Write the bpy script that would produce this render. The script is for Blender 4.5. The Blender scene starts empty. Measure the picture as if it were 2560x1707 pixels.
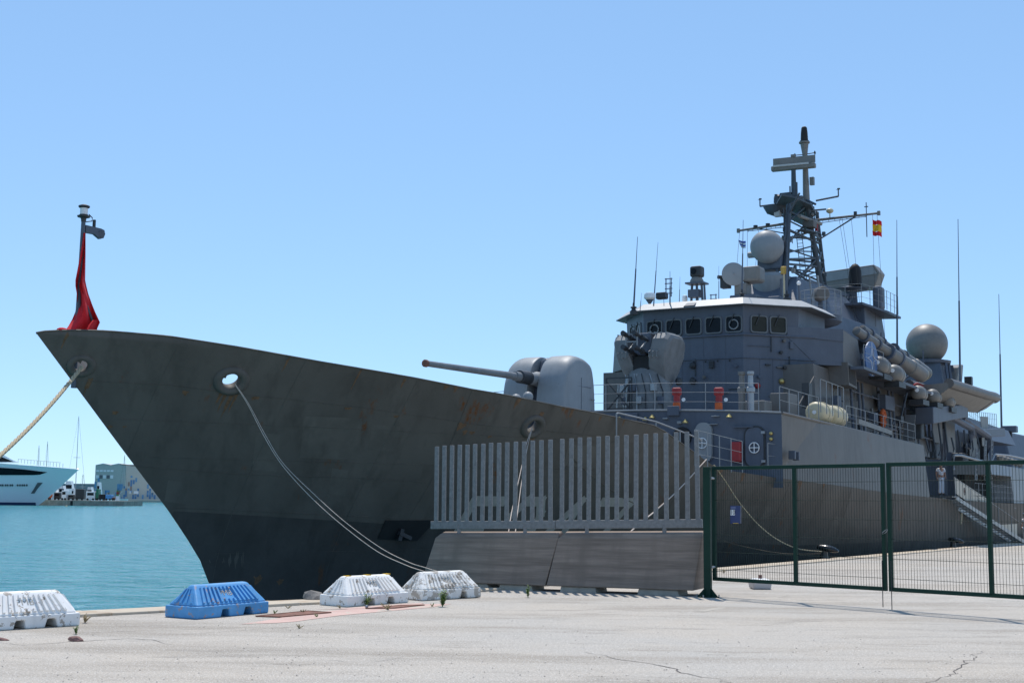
import bpy, bmesh, math, random
from mathutils import Vector, Matrix
random.seed(7)
sc = bpy.context.scene
col = sc.collection
# ------------------------------------------------------------ camera
F, CX, CY, YH, RHO = 3300., 1280., 853.5, 1247., .01      # pixels of a 2560 x 1707 picture
TH = math.atan((YH-CY)/F); CZ = 1.65
ct, st, cr, sr = math.cos(TH), math.sin(TH), math.cos(RHO), math.sin(RHO)
cam = bpy.data.cameras.new('camera'); camo = bpy.data.objects.new('camera', cam); col.objects.link(camo)
R0, U0, F0 = Vector((1,0,0)), Vector((0,-st,ct)), Vector((0,ct,st))
cxv = cr*R0+sr*U0; cyv = cr*U0-sr*R0
camo.matrix_world = Matrix(((cxv.x,cyv.x,-F0.x,0),(cxv.y,cyv.y,-F0.y,0),(cxv.z,cyv.z,-F0.z,CZ),(0,0,0,1)))
cam.sensor_width = 36; cam.lens = F/2560*36; cam.clip_start = .2; cam.clip_end = 30000
sc.camera = camo
sc.render.resolution_x, sc.render.resolution_y = 1024, 682
# ------------------------------------------------------------ sky and sun
SUN_EL, SUN_AZ = math.radians(66), math.radians(-3)       # azimuth from +Y (behind the ship), + towards +X
w = bpy.data.worlds.new('World'); sc.world = w; w.use_nodes = True
wn = w.node_tree.nodes; wn.clear()
sky = wn.new('ShaderNodeTexSky'); sky.sky_type = 'NISHITA'; sky.sun_disc = False
sky.sun_elevation = SUN_EL; sky.sun_rotation = SUN_AZ; sky.altitude = 0
sky.air_density, sky.dust_density, sky.ozone_density = .75, .0, 5.
bg = wn.new('ShaderNodeBackground'); bg.inputs[1].default_value = .15
wo = wn.new('ShaderNodeOutputWorld')
gam = wn.new('ShaderNodeGamma'); gam.inputs[1].default_value = .5                 # even tone curve flattens the physical sky's contrast; the tint rescales its brightness
tint = wn.new('ShaderNodeMix'); tint.data_type = 'RGBA'; tint.blend_type = 'MULTIPLY'; tint.inputs['Factor'].default_value = 1; tint.inputs[7].default_value = (1.72,2.28,2.78,1)
w.node_tree.links.new(sky.outputs[0], gam.inputs[0]); w.node_tree.links.new(gam.outputs[0], tint.inputs[6]); w.node_tree.links.new(tint.outputs[2], bg.inputs[0]); w.node_tree.links.new(bg.outputs[0], wo.inputs[0])
sl = bpy.data.lights.new('sun', 'SUN'); sl.energy = 4.2; sl.angle = math.radians(.53); sl.color = (1,.955,.89)
so = bpy.data.objects.new('sun', sl); col.objects.link(so)
sd = Vector((math.sin(SUN_AZ)*math.cos(SUN_EL), math.cos(SUN_AZ)*math.cos(SUN_EL), math.sin(SUN_EL)))
so.rotation_euler = sd.to_track_quat('Z','Y').to_euler(); so.location = (0,60,80)
vs = sc.view_settings; vs.view_transform = 'Standard'; vs.look = 'None'; vs.exposure = 0; vs.gamma = 1; vs.use_curve_mapping = False
# ------------------------------------------------------------ survey: picture points to places
AX = math.radians(31); D2 = (math.sin(AX), math.cos(AX)); N2 = (math.cos(AX), -math.sin(AX))
ZW = -1.9                                                 # water level
def ray(x, y):
    a, b = x-CX, y-CY
    a, b = (a*cr+b*sr)/F, (a*sr-b*cr)/F
    return a, ct-b*st, st+b*ct
def at_y(x, y, Y):
    r = ray(x,y); t = Y/r[1]; return Vector((r[0]*t, Y, CZ+r[2]*t))
def at_z(x, y, Z):
    r = ray(x,y); t = (Z-CZ)/r[2]; return Vector((r[0]*t, r[1]*t, Z))
def at_n(x, y, N):
    r = ray(x,y); t = N/(N2[0]*r[0]+N2[1]*r[1]); return (r[0]*t, r[1]*t, CZ+r[2]*t)
NC = -22.4
BOW = at_n(90, 832, NC)
def ship(u, v, z): return Vector((BOW[0]+u*D2[0]+v*N2[0], BOW[1]+u*D2[1]+v*N2[1], z))
def inv(P):
    X, Y = P[0]-BOW[0], P[1]-BOW[1]; return (X*D2[0]+Y*D2[1], X*N2[0]+Y*N2[1], P[2])
def pv(x, y, v): return inv(at_n(x, y, NC+v))             # ship point (aft, port, height) at a known port offset
def pu(x, y, u):
    r = ray(x,y); c = BOW[0]*D2[0]+BOW[1]*D2[1]+u; t = c/(D2[0]*r[0]+D2[1]*r[1])
    return inv((r[0]*t, r[1]*t, CZ+r[2]*t))
def gz(Y): return -.010*min(max(0, Y-22), 150)            # the quay falls gently along its length
def gnd(x, y):
    Y = 20
    for i in range(60): P = at_z(x, y, gz(Y)); Y = P[1]
    return P
def lerp(a, b, t): return a+(b-a)*t
def interp(tab, x):
    if x <= tab[0][0]: return tab[0][1]
    for (a,b),(c,e) in zip(tab, tab[1:]):
        if x <= c: return b+(e-b)*(x-a)/max(1e-9, c-a)
    return tab[-1][1]
def mix3(a, b, t): return tuple(lerp(p,q,t) for p,q in zip(a,b))
# ------------------------------------------------------------ mesh kit
XF = {}
class MB:
    def __init__(s): s.v = []; s.f = []
    def add(s, vs, fs):
        o = len(s.v); s.v += [tuple(p) for p in vs]; s.f += [tuple(i+o for i in f) for f in fs]; return s
    def hexa(s, p):
        return s.add(p, [(0,3,2,1),(4,5,6,7),(0,1,5,4),(1,2,6,5),(2,3,7,6),(3,0,4,7)])
    def box(s, c, d, R=None):
        q = [Vector((sx*d[0]/2, sy*d[1]/2, sz*d[2]/2)) for sz in (-1,1) for sx,sy in ((-1,-1),(1,-1),(1,1),(-1,1))]
        if R is not None: q = [R@p for p in q]
        return s.hexa([Vector(c)+p for p in q])
    def span(s, a, b):
        return s.box([(p+q)/2 for p,q in zip(a,b)], [abs(p-q) for p,q in zip(a,b)])
    def beam(s, a, b, w, h, up=(0,0,1)):
        a, b = Vector(a), Vector(b); t = (b-a).normalized(); u = Vector(up)
        if abs(t.dot(u)) > .98: u = Vector((1,0,0))
        sd = t.cross(u).normalized(); u = sd.cross(t)
        return s.hexa([p+i*sd*w/2+j*u*h/2 for p in (a,b) for i,j in ((-1,-1),(1,-1),(1,1),(-1,1))])
    def ring(s, c, t, r, n, ph=0):
        t = Vector(t).normalized(); u = Vector((0,0,1)) if abs(t.z) < .95 else Vector((1,0,0))
        a = t.cross(u).normalized(); b = a.cross(t)
        return [Vector(c)+r*(math.cos(ph+k*2*math.pi/n)*a+math.sin(ph+k*2*math.pi/n)*b) for k in range(n)]
    def loft(s, rings, cap=True):
        n = len(rings[0]); vs = [p for r in rings for p in r]; fs = []
        for i in range(len(rings)-1):
            for k in range(n): fs.append((i*n+k, i*n+(k+1)%n, (i+1)*n+(k+1)%n, (i+1)*n+k))
        if cap: fs += [tuple(range(n))[::-1], tuple(range((len(rings)-1)*n, len(rings)*n))]
        return s.add(vs, fs)
    def cyl(s, a, b, r0, r1=None, n=10, cap=True):
        r1 = r0 if r1 is None else r1; t = Vector(b)-Vector(a)
        return s.loft([s.ring(a,t,r0,n), s.ring(b,t,r1,n)], cap)
    def turn(s, o, t, prof, n=16):                        # prof: (distance along t, radius)
        o = Vector(o); t = Vector(t).normalized()
        return s.loft([s.ring(o+t*h, t, max(r,1e-3), n) for h,r in prof])
    def tube(s, pts, r, n=6):
        pts = [Vector(p) for p in pts]; rs = []
        for i,p in enumerate(pts):
            t = pts[min(i+1,len(pts)-1)]-pts[max(i-1,0)]
            rs.append(s.ring(p, t, r if not isinstance(r,(list,tuple)) else r[i], n))
        return s.loft(rs)
    def ball(s, c, r, n=16, m=10, sc=(1,1,1), z0=-1):
        rg = []
        for j in range(m+1):
            a = lerp(math.asin(max(-1,z0)), math.pi/2, j/m)
            rg.append([Vector(c)+Vector((r*sc[0]*max(math.cos(a),1e-3)*math.cos(2*math.pi*k/n), r*sc[1]*max(math.cos(a),1e-3)*math.sin(2*math.pi*k/n), r*sc[2]*math.sin(a))) for k in range(n)])
        return s.loft(rg)
    def prism(s, poly, vec):
        n = len(poly); v = Vector(vec); poly = [Vector(p) for p in poly]
        return s.add(poly+[p+v for p in poly], [tuple(range(n))[::-1], tuple(range(n,2*n))]+[(k,(k+1)%n,n+(k+1)%n,n+k) for k in range(n)])
    def prism2(s, a, b):                                  # two matching polygons
        n = len(a)
        return s.add(list(a)+list(b), [tuple(range(n))[::-1], tuple(range(n,2*n))]+[(k,(k+1)%n,n+(k+1)%n,n+k) for k in range(n)])
    def grid(s, rows):
        n = len(rows[0]); fs = []
        for i in range(len(rows)-1):
            for k in range(n-1): fs.append((i*n+k, i*n+k+1, (i+1)*n+k+1, (i+1)*n+k))
        return s.add([p for r in rows for p in r], fs)
    def build(s, name, m, parent=None, smooth=None, bevel=0, fix=True, origin=None):
        fn = XF.get(parent.name) if parent else None
        vv = [fn(p) for p in s.v] if fn else s.v
        if origin is not None: vv = [Vector(p)-Vector(origin) for p in vv]
        me = bpy.data.meshes.new(name); me.from_pydata([tuple(p) for p in vv], [], s.f); me.update()
        if fix:
            bm = bmesh.new(); bm.from_mesh(me); bmesh.ops.recalc_face_normals(bm, faces=bm.faces); bm.to_mesh(me); bm.free()
        if smooth is not None:
            for p in me.polygons: p.use_smooth = True
            me.set_sharp_from_angle(angle=math.radians(smooth))
        me.materials.append(m)
        o = bpy.data.objects.new(name, me); col.objects.link(o)
        if origin is not None: o.location = origin
        if parent: o.parent = parent; XF[o.name] = fn
        if bevel:
            b = o.modifiers.new('bevel','BEVEL'); b.width = bevel; b.segments = 2; b.limit_method = 'ANGLE'; b.angle_limit = math.radians(40)
        return o
def tag(o, label, cat, group=None):
    o['label'] = label; o['category'] = cat
    if group: o['group'] = group
    return o
def structure(o): o['kind'] = 'structure'; return o
def stuff(o): o['kind'] = 'stuff'; return o
def thing(name, label, cat, loc, group=None, rz=0):
    o = bpy.data.objects.new(name, None); col.objects.link(o); o.location = loc; o.rotation_euler = (0,0,rz); o.empty_display_size = .3
    L = Vector(loc); R = Matrix.Rotation(-rz, 3, 'Z')
    XF[o.name] = lambda p: R@(Vector(p)-L)
    return tag(o, label, cat, group)
def copy_tree(o, parent=None):
    c = o.copy(); col.objects.link(c)
    if parent: c.parent = parent
    for ch in o.children: copy_tree(ch, c)
    return c
def lettering(body, size, font_w=0):                      # flat outline of a word: vertices, faces, width
    cu = bpy.data.curves.new('lettering','FONT'); cu.body = body; cu.size = size; cu.align_x = 'CENTER'; cu.resolution_u = 2; cu.offset = font_w
    ob = bpy.data.objects.new('lettering', cu); col.objects.link(ob)
    me = bpy.data.meshes.new_from_object(ob.evaluated_get(bpy.context.evaluated_depsgraph_get()))
    vv = [v.co.copy() for v in me.vertices]; ff = [tuple(p.vertices) for p in me.polygons]
    bpy.data.objects.remove(ob); bpy.data.curves.remove(cu); bpy.data.meshes.remove(me)
    return vv, ff
# ------------------------------------------------------------ materials
def mat(name, c, rough=.5, metal=0., var=.12, scale=3., bump=0., bscale=60., rust=0., rscale=.8, rcol=(.16,.06,.02), stretch=(1,1,1), streak=0., spec=.5, chips=0., chipcol=(.35,.3,.25), cscale=14., bdist=.01):
    m = bpy.data.materials.new(name); m.use_nodes = True; nt = m.node_tree; N = nt.nodes; L = nt.links
    b = N['Principled BSDF']; b.inputs['Roughness'].default_value = rough; b.inputs['Metallic'].default_value = metal
    b.inputs['Specular IOR Level'].default_value = spec
    tc = N.new('ShaderNodeTexCoord')
    def noise(sc_, st_=(1,1,1), det=5, rg=.6):
        mp = N.new('ShaderNodeMapping'); mp.inputs['Scale'].default_value = st_; L.new(tc.outputs['Object'], mp.inputs[0])
        n_ = N.new('ShaderNodeTexNoise'); n_.inputs['Scale'].default_value = sc_; n_.inputs['Detail'].default_value = det; n_.inputs['Roughness'].default_value = rg
        L.new(mp.outputs[0], n_.inputs['Vector']); return n_.outputs['Fac']
    def ramp(f, a, b_):
        r = N.new('ShaderNodeMapRange'); r.inputs['From Min'].default_value = a; r.inputs['From Max'].default_value = b_; L.new(f, r.inputs['Value']); return r.outputs[0]
    def mixc(f, a, b_):
        x = N.new('ShaderNodeMix'); x.data_type = 'RGBA'; L.new(f, x.inputs['Factor'])
        for i,q in ((6,a),(7,b_)):
            if isinstance(q, tuple): x.inputs[i].default_value = (*q,1)
            else: L.new(q, x.inputs[i])
        return x.outputs[2]
    lo = tuple(q*(1-var) for q in c); hi = tuple(min(1,q*(1+var)) for q in c)
    out = mixc(ramp(noise(scale, stretch), .3, .7), lo, hi)
    if streak:
        out = mixc(ramp(noise(1.3, (1.6,1.6,.09), 4), .5, .78), out, tuple(q*(1-streak) for q in c))
    if chips:
        out = mixc(ramp(noise(cscale, (1,1,1), 6, .7), .62-chips, .64-chips), out, chipcol)
    if rust:
        x = N.new('ShaderNodeMath'); x.operation = 'MULTIPLY'
        L.new(ramp(noise(rscale, (1,1,.35), 6, .65), .66-rust, .74-rust), x.inputs[0]); L.new(ramp(noise(9, (1,1,.3), 4), .42, .6), x.inputs[1])
        out = mixc(x.outputs[0], out, rcol)
    L.new(out, b.inputs['Base Color'])
    if bump:
        bp = N.new('ShaderNodeBump'); bp.inputs['Strength'].default_value = min(1,bump); bp.inputs['Distance'].default_value = bdist
        L.new(noise(bscale), bp.inputs['Height']); L.new(bp.outputs[0], b.inputs['Normal'])
    return m
M = {}
M['hull'] = mat('hull_paint', (.12,.107,.093), .6, var=.16, scale=.8, stretch=(1,1,.45), streak=.3, rust=.045, rscale=.9, spec=.15, bump=.6, bscale=1.1, bdist=.05)
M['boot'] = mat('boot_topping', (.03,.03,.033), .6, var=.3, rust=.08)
M['lower'] = mat('dark_lower_hull', (.075,.069,.064), .6, var=.2, scale=.9, streak=.3, rust=.05, spec=.15, bump=.6, bscale=1.1, bdist=.05)
M['navy'] = mat('grey_ship_paint', (.1,.115,.145), .5, var=.1, scale=1.2, streak=.2, rust=0., spec=.3, bump=.5, bscale=1.6, bdist=.03)
M['navy2'] = mat('light_grey_ship_paint', (.27,.28,.285), .5, var=.08, scale=1.5, streak=.18, spec=.3, bump=.4, bscale=2., bdist=.02)
M['side'] = mat('grey_side_paint', (.14,.13,.12), .5, var=.1, scale=1., streak=.28, rust=.03, spec=.3, bump=.5, bscale=1.4, bdist=.03)
M['mast'] = mat('dark_mast_paint', (.07,.085,.1), .55, var=.2, spec=.25)
M['touch'] = mat('touch_up_paint', (.133,.12,.104), .65, var=.15, scale=2, streak=.3, spec=.15)
M['number'] = mat('number_paint', (.36,.33,.29), .7, var=.12, streak=.2)
M['pale'] = mat('pale_paint', (.46,.45,.43), .5, var=.06)
M['deck'] = mat('deck_paint', (.16,.17,.18), .8, var=.15, bump=.2)
M['dark'] = mat('dark_fitting', (.03,.032,.035), .5, var=.3)
M['black'] = mat('black_matt', (.012,.012,.013), .7, var=.3)
M['metal'] = mat('dull_steel', (.32,.33,.34), .4, .6, var=.12)
M['rail'] = mat('railing_paint', (.25,.26,.265), .45, var=.1)
M['brass'] = mat('brass_lamp', (.55,.42,.16), .3, .7)
M['red'] = mat('red_fire_paint', (.33,.025,.025), .5, var=.15)
M['orange'] = mat('orange_rescue_fabric', (.6,.12,.03), .7)
M['cream'] = mat('cream_canister', (.55,.47,.3), .45, var=.1)
M['mount'] = mat('weathered_mount_paint', (.19,.197,.2), .5, var=.14, scale=3, streak=.25, spec=.3, bump=.4, bscale=4, bdist=.01)
M['canister'] = mat('grey_canister', (.185,.174,.158), .5, var=.12, streak=.15)
M['yellow'] = mat('yellow_housing', (.5,.3,.05), .5)
M['white'] = mat('white_paint', (.78,.78,.77), .45, var=.04)
M['glass'] = mat('window_glass', (.008,.012,.016), .08, spec=.12, var=.3)
M['glass2'] = mat('tinted_window_glass', (.035,.033,.024), .1, spec=.15, var=.2)
M['frame'] = mat('window_frame_paint', (.12,.128,.135), .5)
M['galv'] = mat('galvanised_steel', (.19,.188,.186), .5, .25, var=.2, scale=16)
M['conc'] = mat('barrier_concrete', (.25,.19,.148), .9, var=.3, scale=2.2, stretch=(.35,.35,7), bump=.6, bscale=30, streak=.25, chips=.0, chipcol=(.3,.25,.2), cscale=18)
M['conc2'] = mat('pale_concrete', (.42,.38,.32), .9, var=.15, scale=6, bump=.3)
M['green'] = mat('green_gate_paint', (.008,.036,.024), .55, var=.15, spec=.2)
M['wire'] = mat('green_wire', (.015,.03,.024), .5, spec=.15)
M['bluep'] = mat('blue_barrier_paint', (.085,.31,.6), .6, var=.15, scale=5, chips=.03, chipcol=(.35,.28,.27), cscale=11, bump=.25, bscale=18)
M['whitep'] = mat('flaking_white_barrier_paint', (.84,.81,.77), .75, var=.05, chips=.05, chipcol=(.42,.36,.3), cscale=8, streak=.2, bump=.5, bscale=16)
M['roped'] = mat('dark_brown_rope', (.1,.078,.055), .9, var=.2, scale=30)  # darker brown than the other mooring ropes
M['whitep2'] = mat('badly_flaked_white_paint', (.82,.79,.74), .8, var=.08, chips=.11, chipcol=(.45,.4,.34), cscale=7, bump=.7, bscale=14, streak=.25)
M['whitep3'] = mat('old_white_barrier_paint', (.84,.81,.76), .75, var=.06, chips=.03, chipcol=(.4,.34,.28), cscale=10, bump=.5, bscale=20, streak=.3)
M['rope'] = mat('mooring_rope', (.46,.37,.24), .9, var=.2, scale=30)
M['ropew'] = mat('pale_mooring_line', (.5,.42,.36), .9, var=.15, scale=30)
M['boll'] = mat('black_bollard_paint', (.012,.012,.014), .25, var=.2)
M['skin'] = mat('skin', (.42,.22,.15), .6, var=.05)
M['cloth'] = mat('white_uniform_cloth', (.76,.76,.8), .8, var=.04)
M['navyc'] = mat('dark_cloth', (.02,.022,.03), .7)
M['flagred'] = mat('red_flag_cloth', (.62,.01,.018), .85, var=.12)
M['flagyel'] = mat('yellow_flag_cloth', (.85,.5,.02), .75)
M['flagwht'] = mat('white_flag_cloth', (.75,.75,.75), .75)
M['flagblu'] = mat('blue_flag_cloth', (.05,.1,.4), .75)
M['yacht'] = mat('white_yacht_paint', (.8,.84,.85), .2, var=.02)
M['natob'] = mat('blue_disc_paint', (.07,.14,.3), .5)
M['rustp'] = mat('rusty_plate', (.2,.09,.06), .85, var=.35, scale=9, bump=.4)
M['rock'] = mat('reddish_stone', (.22,.12,.1), .9, var=.3, scale=14, bump=.6, bscale=30)
M['rubble'] = mat('grey_rubble', (.22,.2,.18), .95, var=.3, scale=6, bump=.6, bscale=20)
M['leaf'] = mat('weed_leaf', (.13,.2,.05), .6, var=.35, scale=30)
M['dry'] = mat('dry_weed', (.34,.27,.15), .8, var=.25, scale=30)
M['cope'] = mat('quay_cope_stone', (.5,.42,.32), .9, var=.14, scale=1.2, bump=.3, bscale=25, chips=.06, chipcol=(.44,.34,.24), cscale=1.6)
M['pink'] = mat('faded_pink_paving', (.56,.38,.32), .9, var=.12, scale=1.6, bump=.3, chips=.05, chipcol=(.5,.44,.36), cscale=2.5)
M['stain'] = mat('rust_stain', (.15,.082,.042), .8, var=.35, scale=12)
M['crack'] = mat('crack', (.12,.105,.095), 1., var=.3)
M['wall'] = mat('quay_wall', (.2,.18,.15), .95, var=.3, scale=1.5, bump=.5, bscale=8)
# ------------------------------------------------------------ water and quay
def ground_mat():
    m = bpy.data.materials.new('worn_quay_paving'); m.use_nodes = True; nt = m.node_tree; N = nt.nodes; L = nt.links; b = N['Principled BSDF']
    b.inputs['Roughness'].default_value = .92; b.inputs['Specular IOR Level'].default_value = .25
    tc = N.new('ShaderNodeTexCoord')
    def noise(s, st_=(1,1,1), det=6, rg=.62):
        mp = N.new('ShaderNodeMapping'); mp.inputs['Scale'].default_value = st_; mp.inputs['Rotation'].default_value = (0,0,math.radians(12)); L.new(tc.outputs['Object'], mp.inputs[0])
        n = N.new('ShaderNodeTexNoise'); n.inputs['Scale'].default_value = s; n.inputs['Detail'].default_value = det; n.inputs['Roughness'].default_value = rg; L.new(mp.outputs[0], n.inputs['Vector']); return n.outputs['Fac']
    def rng(f,a,c):
        r = N.new('ShaderNodeMapRange'); r.inputs['From Min'].default_value = a; r.inputs['From Max'].default_value = c; L.new(f, r.inputs['Value']); return r.outputs[0]
    def mx(f,a,c,mode='MIX'):
        x = N.new('ShaderNodeMix'); x.data_type = 'RGBA'; x.blend_type = mode
        if isinstance(f,float): x.inputs['Factor'].default_value = f
        else: L.new(f, x.inputs['Factor'])
        for i,q in ((6,a),(7,c)):
            if isinstance(q,tuple): x.inputs[i].default_value = (*q,1)
            else: L.new(q, x.inputs[i])
        return x.outputs[2]
    o = mx(rng(noise(.2,(1,1,1)), .36,.64), (.5,.463,.41), (.55,.48,.395))         # grey and sandy patches
    o = mx(rng(noise(.45,(.35,1.8,1)), .48,.66), o, (.38,.33,.27))                   # darker worn bands
    o = mx(rng(noise(1.3,(.45,1.5,1),7,.7), .54,.7), o, (.34,.3,.25))             # scuffs
    o = mx(rng(noise(.8,(.4,1.6,1),6,.65), .6,.72), o, (.57,.51,.43))               # bleached patches
    o = mx(rng(noise(.33,(1.,1.,1),7,.72), .62,.7), o, (.4,.35,.29))                  # old spills
    o = mx(rng(noise(5.,(.5,1.2,1),5,.7), .58,.72), o, mx(1., o, (.8,.79,.78), 'MULTIPLY'))
    o = mx(rng(noise(30,(1,1,1),3,.75), .32,.68), o, mx(1., o, (.68,.68,.69), 'MULTIPLY'))
    o = mx(rng(noise(55,(1,1,1),2,.6), .575,.65), o, (.22,.21,.2))                   # dark grains
    o = mx(rng(noise(48,(1,1,1),2,.6), .6,.67), o, (.7,.68,.64))                   # pale grains
    L.new(o, b.inputs['Base Color'])
    bp = N.new('ShaderNodeBump'); bp.inputs['Strength'].default_value = .5; bp.inputs['Distance'].default_value = .008
    L.new(noise(60,(1,1,1),4,.7), bp.inputs['Height']); L.new(bp.outputs[0], b.inputs['Normal'])
    return m
def water_mat():
    m = bpy.data.materials.new('harbour_water'); m.use_nodes = True; nt = m.node_tree; N = nt.nodes; L = nt.links; b = N['Principled BSDF']
    b.inputs['Base Color'].default_value = (.014,.22,.25,1); b.inputs['Roughness'].default_value = .17; b.inputs['IOR'].default_value = 1.33
    tc = N.new('ShaderNodeTexCoord')
    hs = []
    for s, st_, a in ((.42,(1,1.5,1),1.),(1.2,(1,1.4,1),.8),(.1,(1,1.4,1),1.4)):
        mp = N.new('ShaderNodeMapping'); mp.inputs['Scale'].default_value = st_; L.new(tc.outputs['Object'], mp.inputs[0])
        n = N.new('ShaderNodeTexNoise'); n.inputs['Scale'].default_value = s; n.inputs['Detail'].default_value = 4; n.inputs['Distortion'].default_value = .4; L.new(mp.outputs[0], n.inputs['Vector'])
        x = N.new('ShaderNodeMath'); x.operation = 'MULTIPLY'; x.inputs[1].default_value = a; L.new(n.outputs['Fac'], x.inputs[0]); hs.append(x.outputs[0])
    s1 = N.new('ShaderNodeMath'); L.new(hs[0], s1.inputs[0]); L.new(hs[1], s1.inputs[1])
    s2 = N.new('ShaderNodeMath'); L.new(s1.outputs[0], s2.inputs[0]); L.new(hs[2], s2.inputs[1])
    bp = N.new('ShaderNodeBump'); bp.inputs['Strength'].default_value = 1.; bp.inputs['Distance'].default_value = 1.3
    L.new(s2.outputs[0], bp.inputs['Height']); L.new(bp.outputs[0], b.inputs['Normal'])
    return m
b = MB(); b.grid([[(x,y,ZW) for x in (-4000,-400,-60,60,400,4000)] for y in (-300,0,100,400,1500,9000)])
structure(b.build('water', water_mat()))
EDGE = [gnd(x,y) for x,y in ((200,1532),(433,1520),(672,1507),(831,1500),(1790,1422),(2000,1404),(2531,1357))]
t0 = (EDGE[0]-EDGE[1]).normalized(); EDGE = [EDGE[0]+t0*q for q in (80,30,10,4)]+EDGE
t1 = Vector((D2[0],D2[1],0)); EDGE += [EDGE[-1]+t1*q for q in (15,40,90,200,400)]
fine = []
for p,q in zip(EDGE, EDGE[1:]):
    k = max(1, min(12, int((q-p).length/2)))
    fine += [p.lerp(q, i/k) for i in range(k)]
EDGE = [Vector((p.x,p.y,gz(p.y))) for p in fine+[EDGE[-1]]]
def offs(p, k, dz=0.):
    x, y = p.x+N2[0]*k, p.y+N2[1]*k; return Vector((x, y, gz(y)+dz))
b = MB(); b.grid([[offs(p,k) for k in (0,.6,1.5,3,5,8,12,16,20,25,30,40,60,100,200,400)] for p in EDGE])
GM = ground_mat(); ground = structure(b.build('quay_ground', GM, smooth=60))
b = MB(); b.grid([[(p.x,p.y,p.z-.003),(p.x,p.y,ZW-1.5)] for p in EDGE]); structure(b.build('quay_wall', M['wall']))
# cope stones along the edge, each its own slab, recessed joints between
ci = 0
for p,q in zip(EDGE, EDGE[1:]):
    Lq = (q-p).length
    if p.y < 8 or p.y > 95: continue
    k = max(1, round(Lq/1.9))
    for i in range(k):
        a = p.lerp(q, i/k); c = p.lerp(q, (i+1)/k); t = (c-a).normalized(); a = a+t*.012; c = c-t*.012
        wd = .62+.05*random.random(); h = .035+.008*random.random()
        s = MB(); A = [Vector((a.x,a.y,gz(a.y))), Vector((c.x,c.y,gz(c.y))), offs(c,wd), offs(a,wd)]
        s.hexa([v-Vector((0,0,.05)) for v in A]+[v+Vector((0,0,h)) for v in A])
        s.build('cope_stone', M['cope'], bevel=.015).parent = ground
# cracks
def crack(pts, wd, jit=.05):
    P = [gnd(*p) for p in pts]; Q = []
    for a,c in zip(P,P[1:]):
        k = max(3, int((c-a).length/.12))
        for i in range(k):
            v = a.lerp(c, i/k); Q.append(Vector((v.x+random.uniform(-jit,jit), v.y+random.uniform(-jit,jit), 0)))
    Q.append(P[-1]); rows = []
    for i,v in enumerate(Q):
        t = (Q[min(i+1,len(Q)-1)]-Q[max(0,i-1)]); t.z = 0; t.normalize(); s_ = Vector((-t.y,t.x,0)); ww = wd*random.uniform(.35,1.)*(.3+.7*math.sin(math.pi*min(1,max(.05,i/len(Q)))))
        rows.append([Vector((v.x,v.y,gz(v.y)+.003))+s_*ww, Vector((v.x,v.y,gz(v.y)+.003))-s_*ww])
    MBx = MB(); MBx.grid(rows); MBx.build('crack', M['crack']).parent = ground
crack([(1462,1630),(1540,1645),(1640,1658),(1690,1671),(1712,1685),(1790,1694),(1830,1707),(1860,1720)], .011)
crack([(2320,1707),(2370,1690),(2395,1667),(2435,1643),(2452,1627)], .011)
crack([(0,1606),(60,1613),(170,1604),(320,1596),(380,1599),(430,1610)], .01, .03)
crack([(40,1590),(170,1583),(300,1578),(420,1575),(560,1570),(660,1568)], .008, .03)
crack([(330,1590),(480,1584),(640,1573),(780,1563),(860,1553)], .006, .03)
crack([(240,1566),(420,1562),(560,1557)], .006, .02)
crack([(1720,1546),(1960,1551),(2200,1556),(2560,1566)], .007, .02)
# thin sand and old paint on the paving
def patch(name, m, pts, dz):
    s = MB(); P = [gnd(*p) for p in pts]; s.add([Vector((p.x,p.y,gz(p.y)+dz)) for p in P], [tuple(range(len(P)))]); o = s.build(name, m); o.parent = ground; return o
patch('pink_paving', M['pink'], [(600,1560),(655,1552),(760,1533),(880,1521),(1010,1510),(1130,1509),(1075,1518),(960,1528),(850,1538),(740,1553),(690,1557)], .004)
patch('pink_paving', M['pink'], [(780,1523),(850,1521),(1010,1509),(1060,1507),(1050,1511),(930,1521)], .006)
for pts in ([(640,1541),(770,1528),(827,1532),(700,1543)], [(915,1522),(1000,1514),(1060,1513),(985,1521)]):
    P = [gnd(*p) for p in pts]; P = [Vector((p.x,p.y,gz(p.y))) for p in P]
    t = thing('cover_plate', 'rusty iron cover plate set in the pink paving ' + ('beside the blue barrier' if pts[0][0] < 700 else 'by the yellow marked barrier'), 'cover plate', tuple(P[0]), 'cover plates in the paving')
    s = MB(); s.hexa([p+Vector((0,0,-.02)) for p in P]+[p+Vector((0,0,.012)) for p in P]); s.build('plate', M['rustp'], t)
    s = MB()
    for a,c in zip(P, P[1:]+P[:1]): s.beam(a+Vector((0,0,.012)), c+Vector((0,0,.012)), .03, .012)
    s.build('frame', M['rustp'], t)
patch('white_line', M['conc2'], [(1740,1528),(1960,1488),(1972,1488),(1762,1529)], .004)
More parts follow.
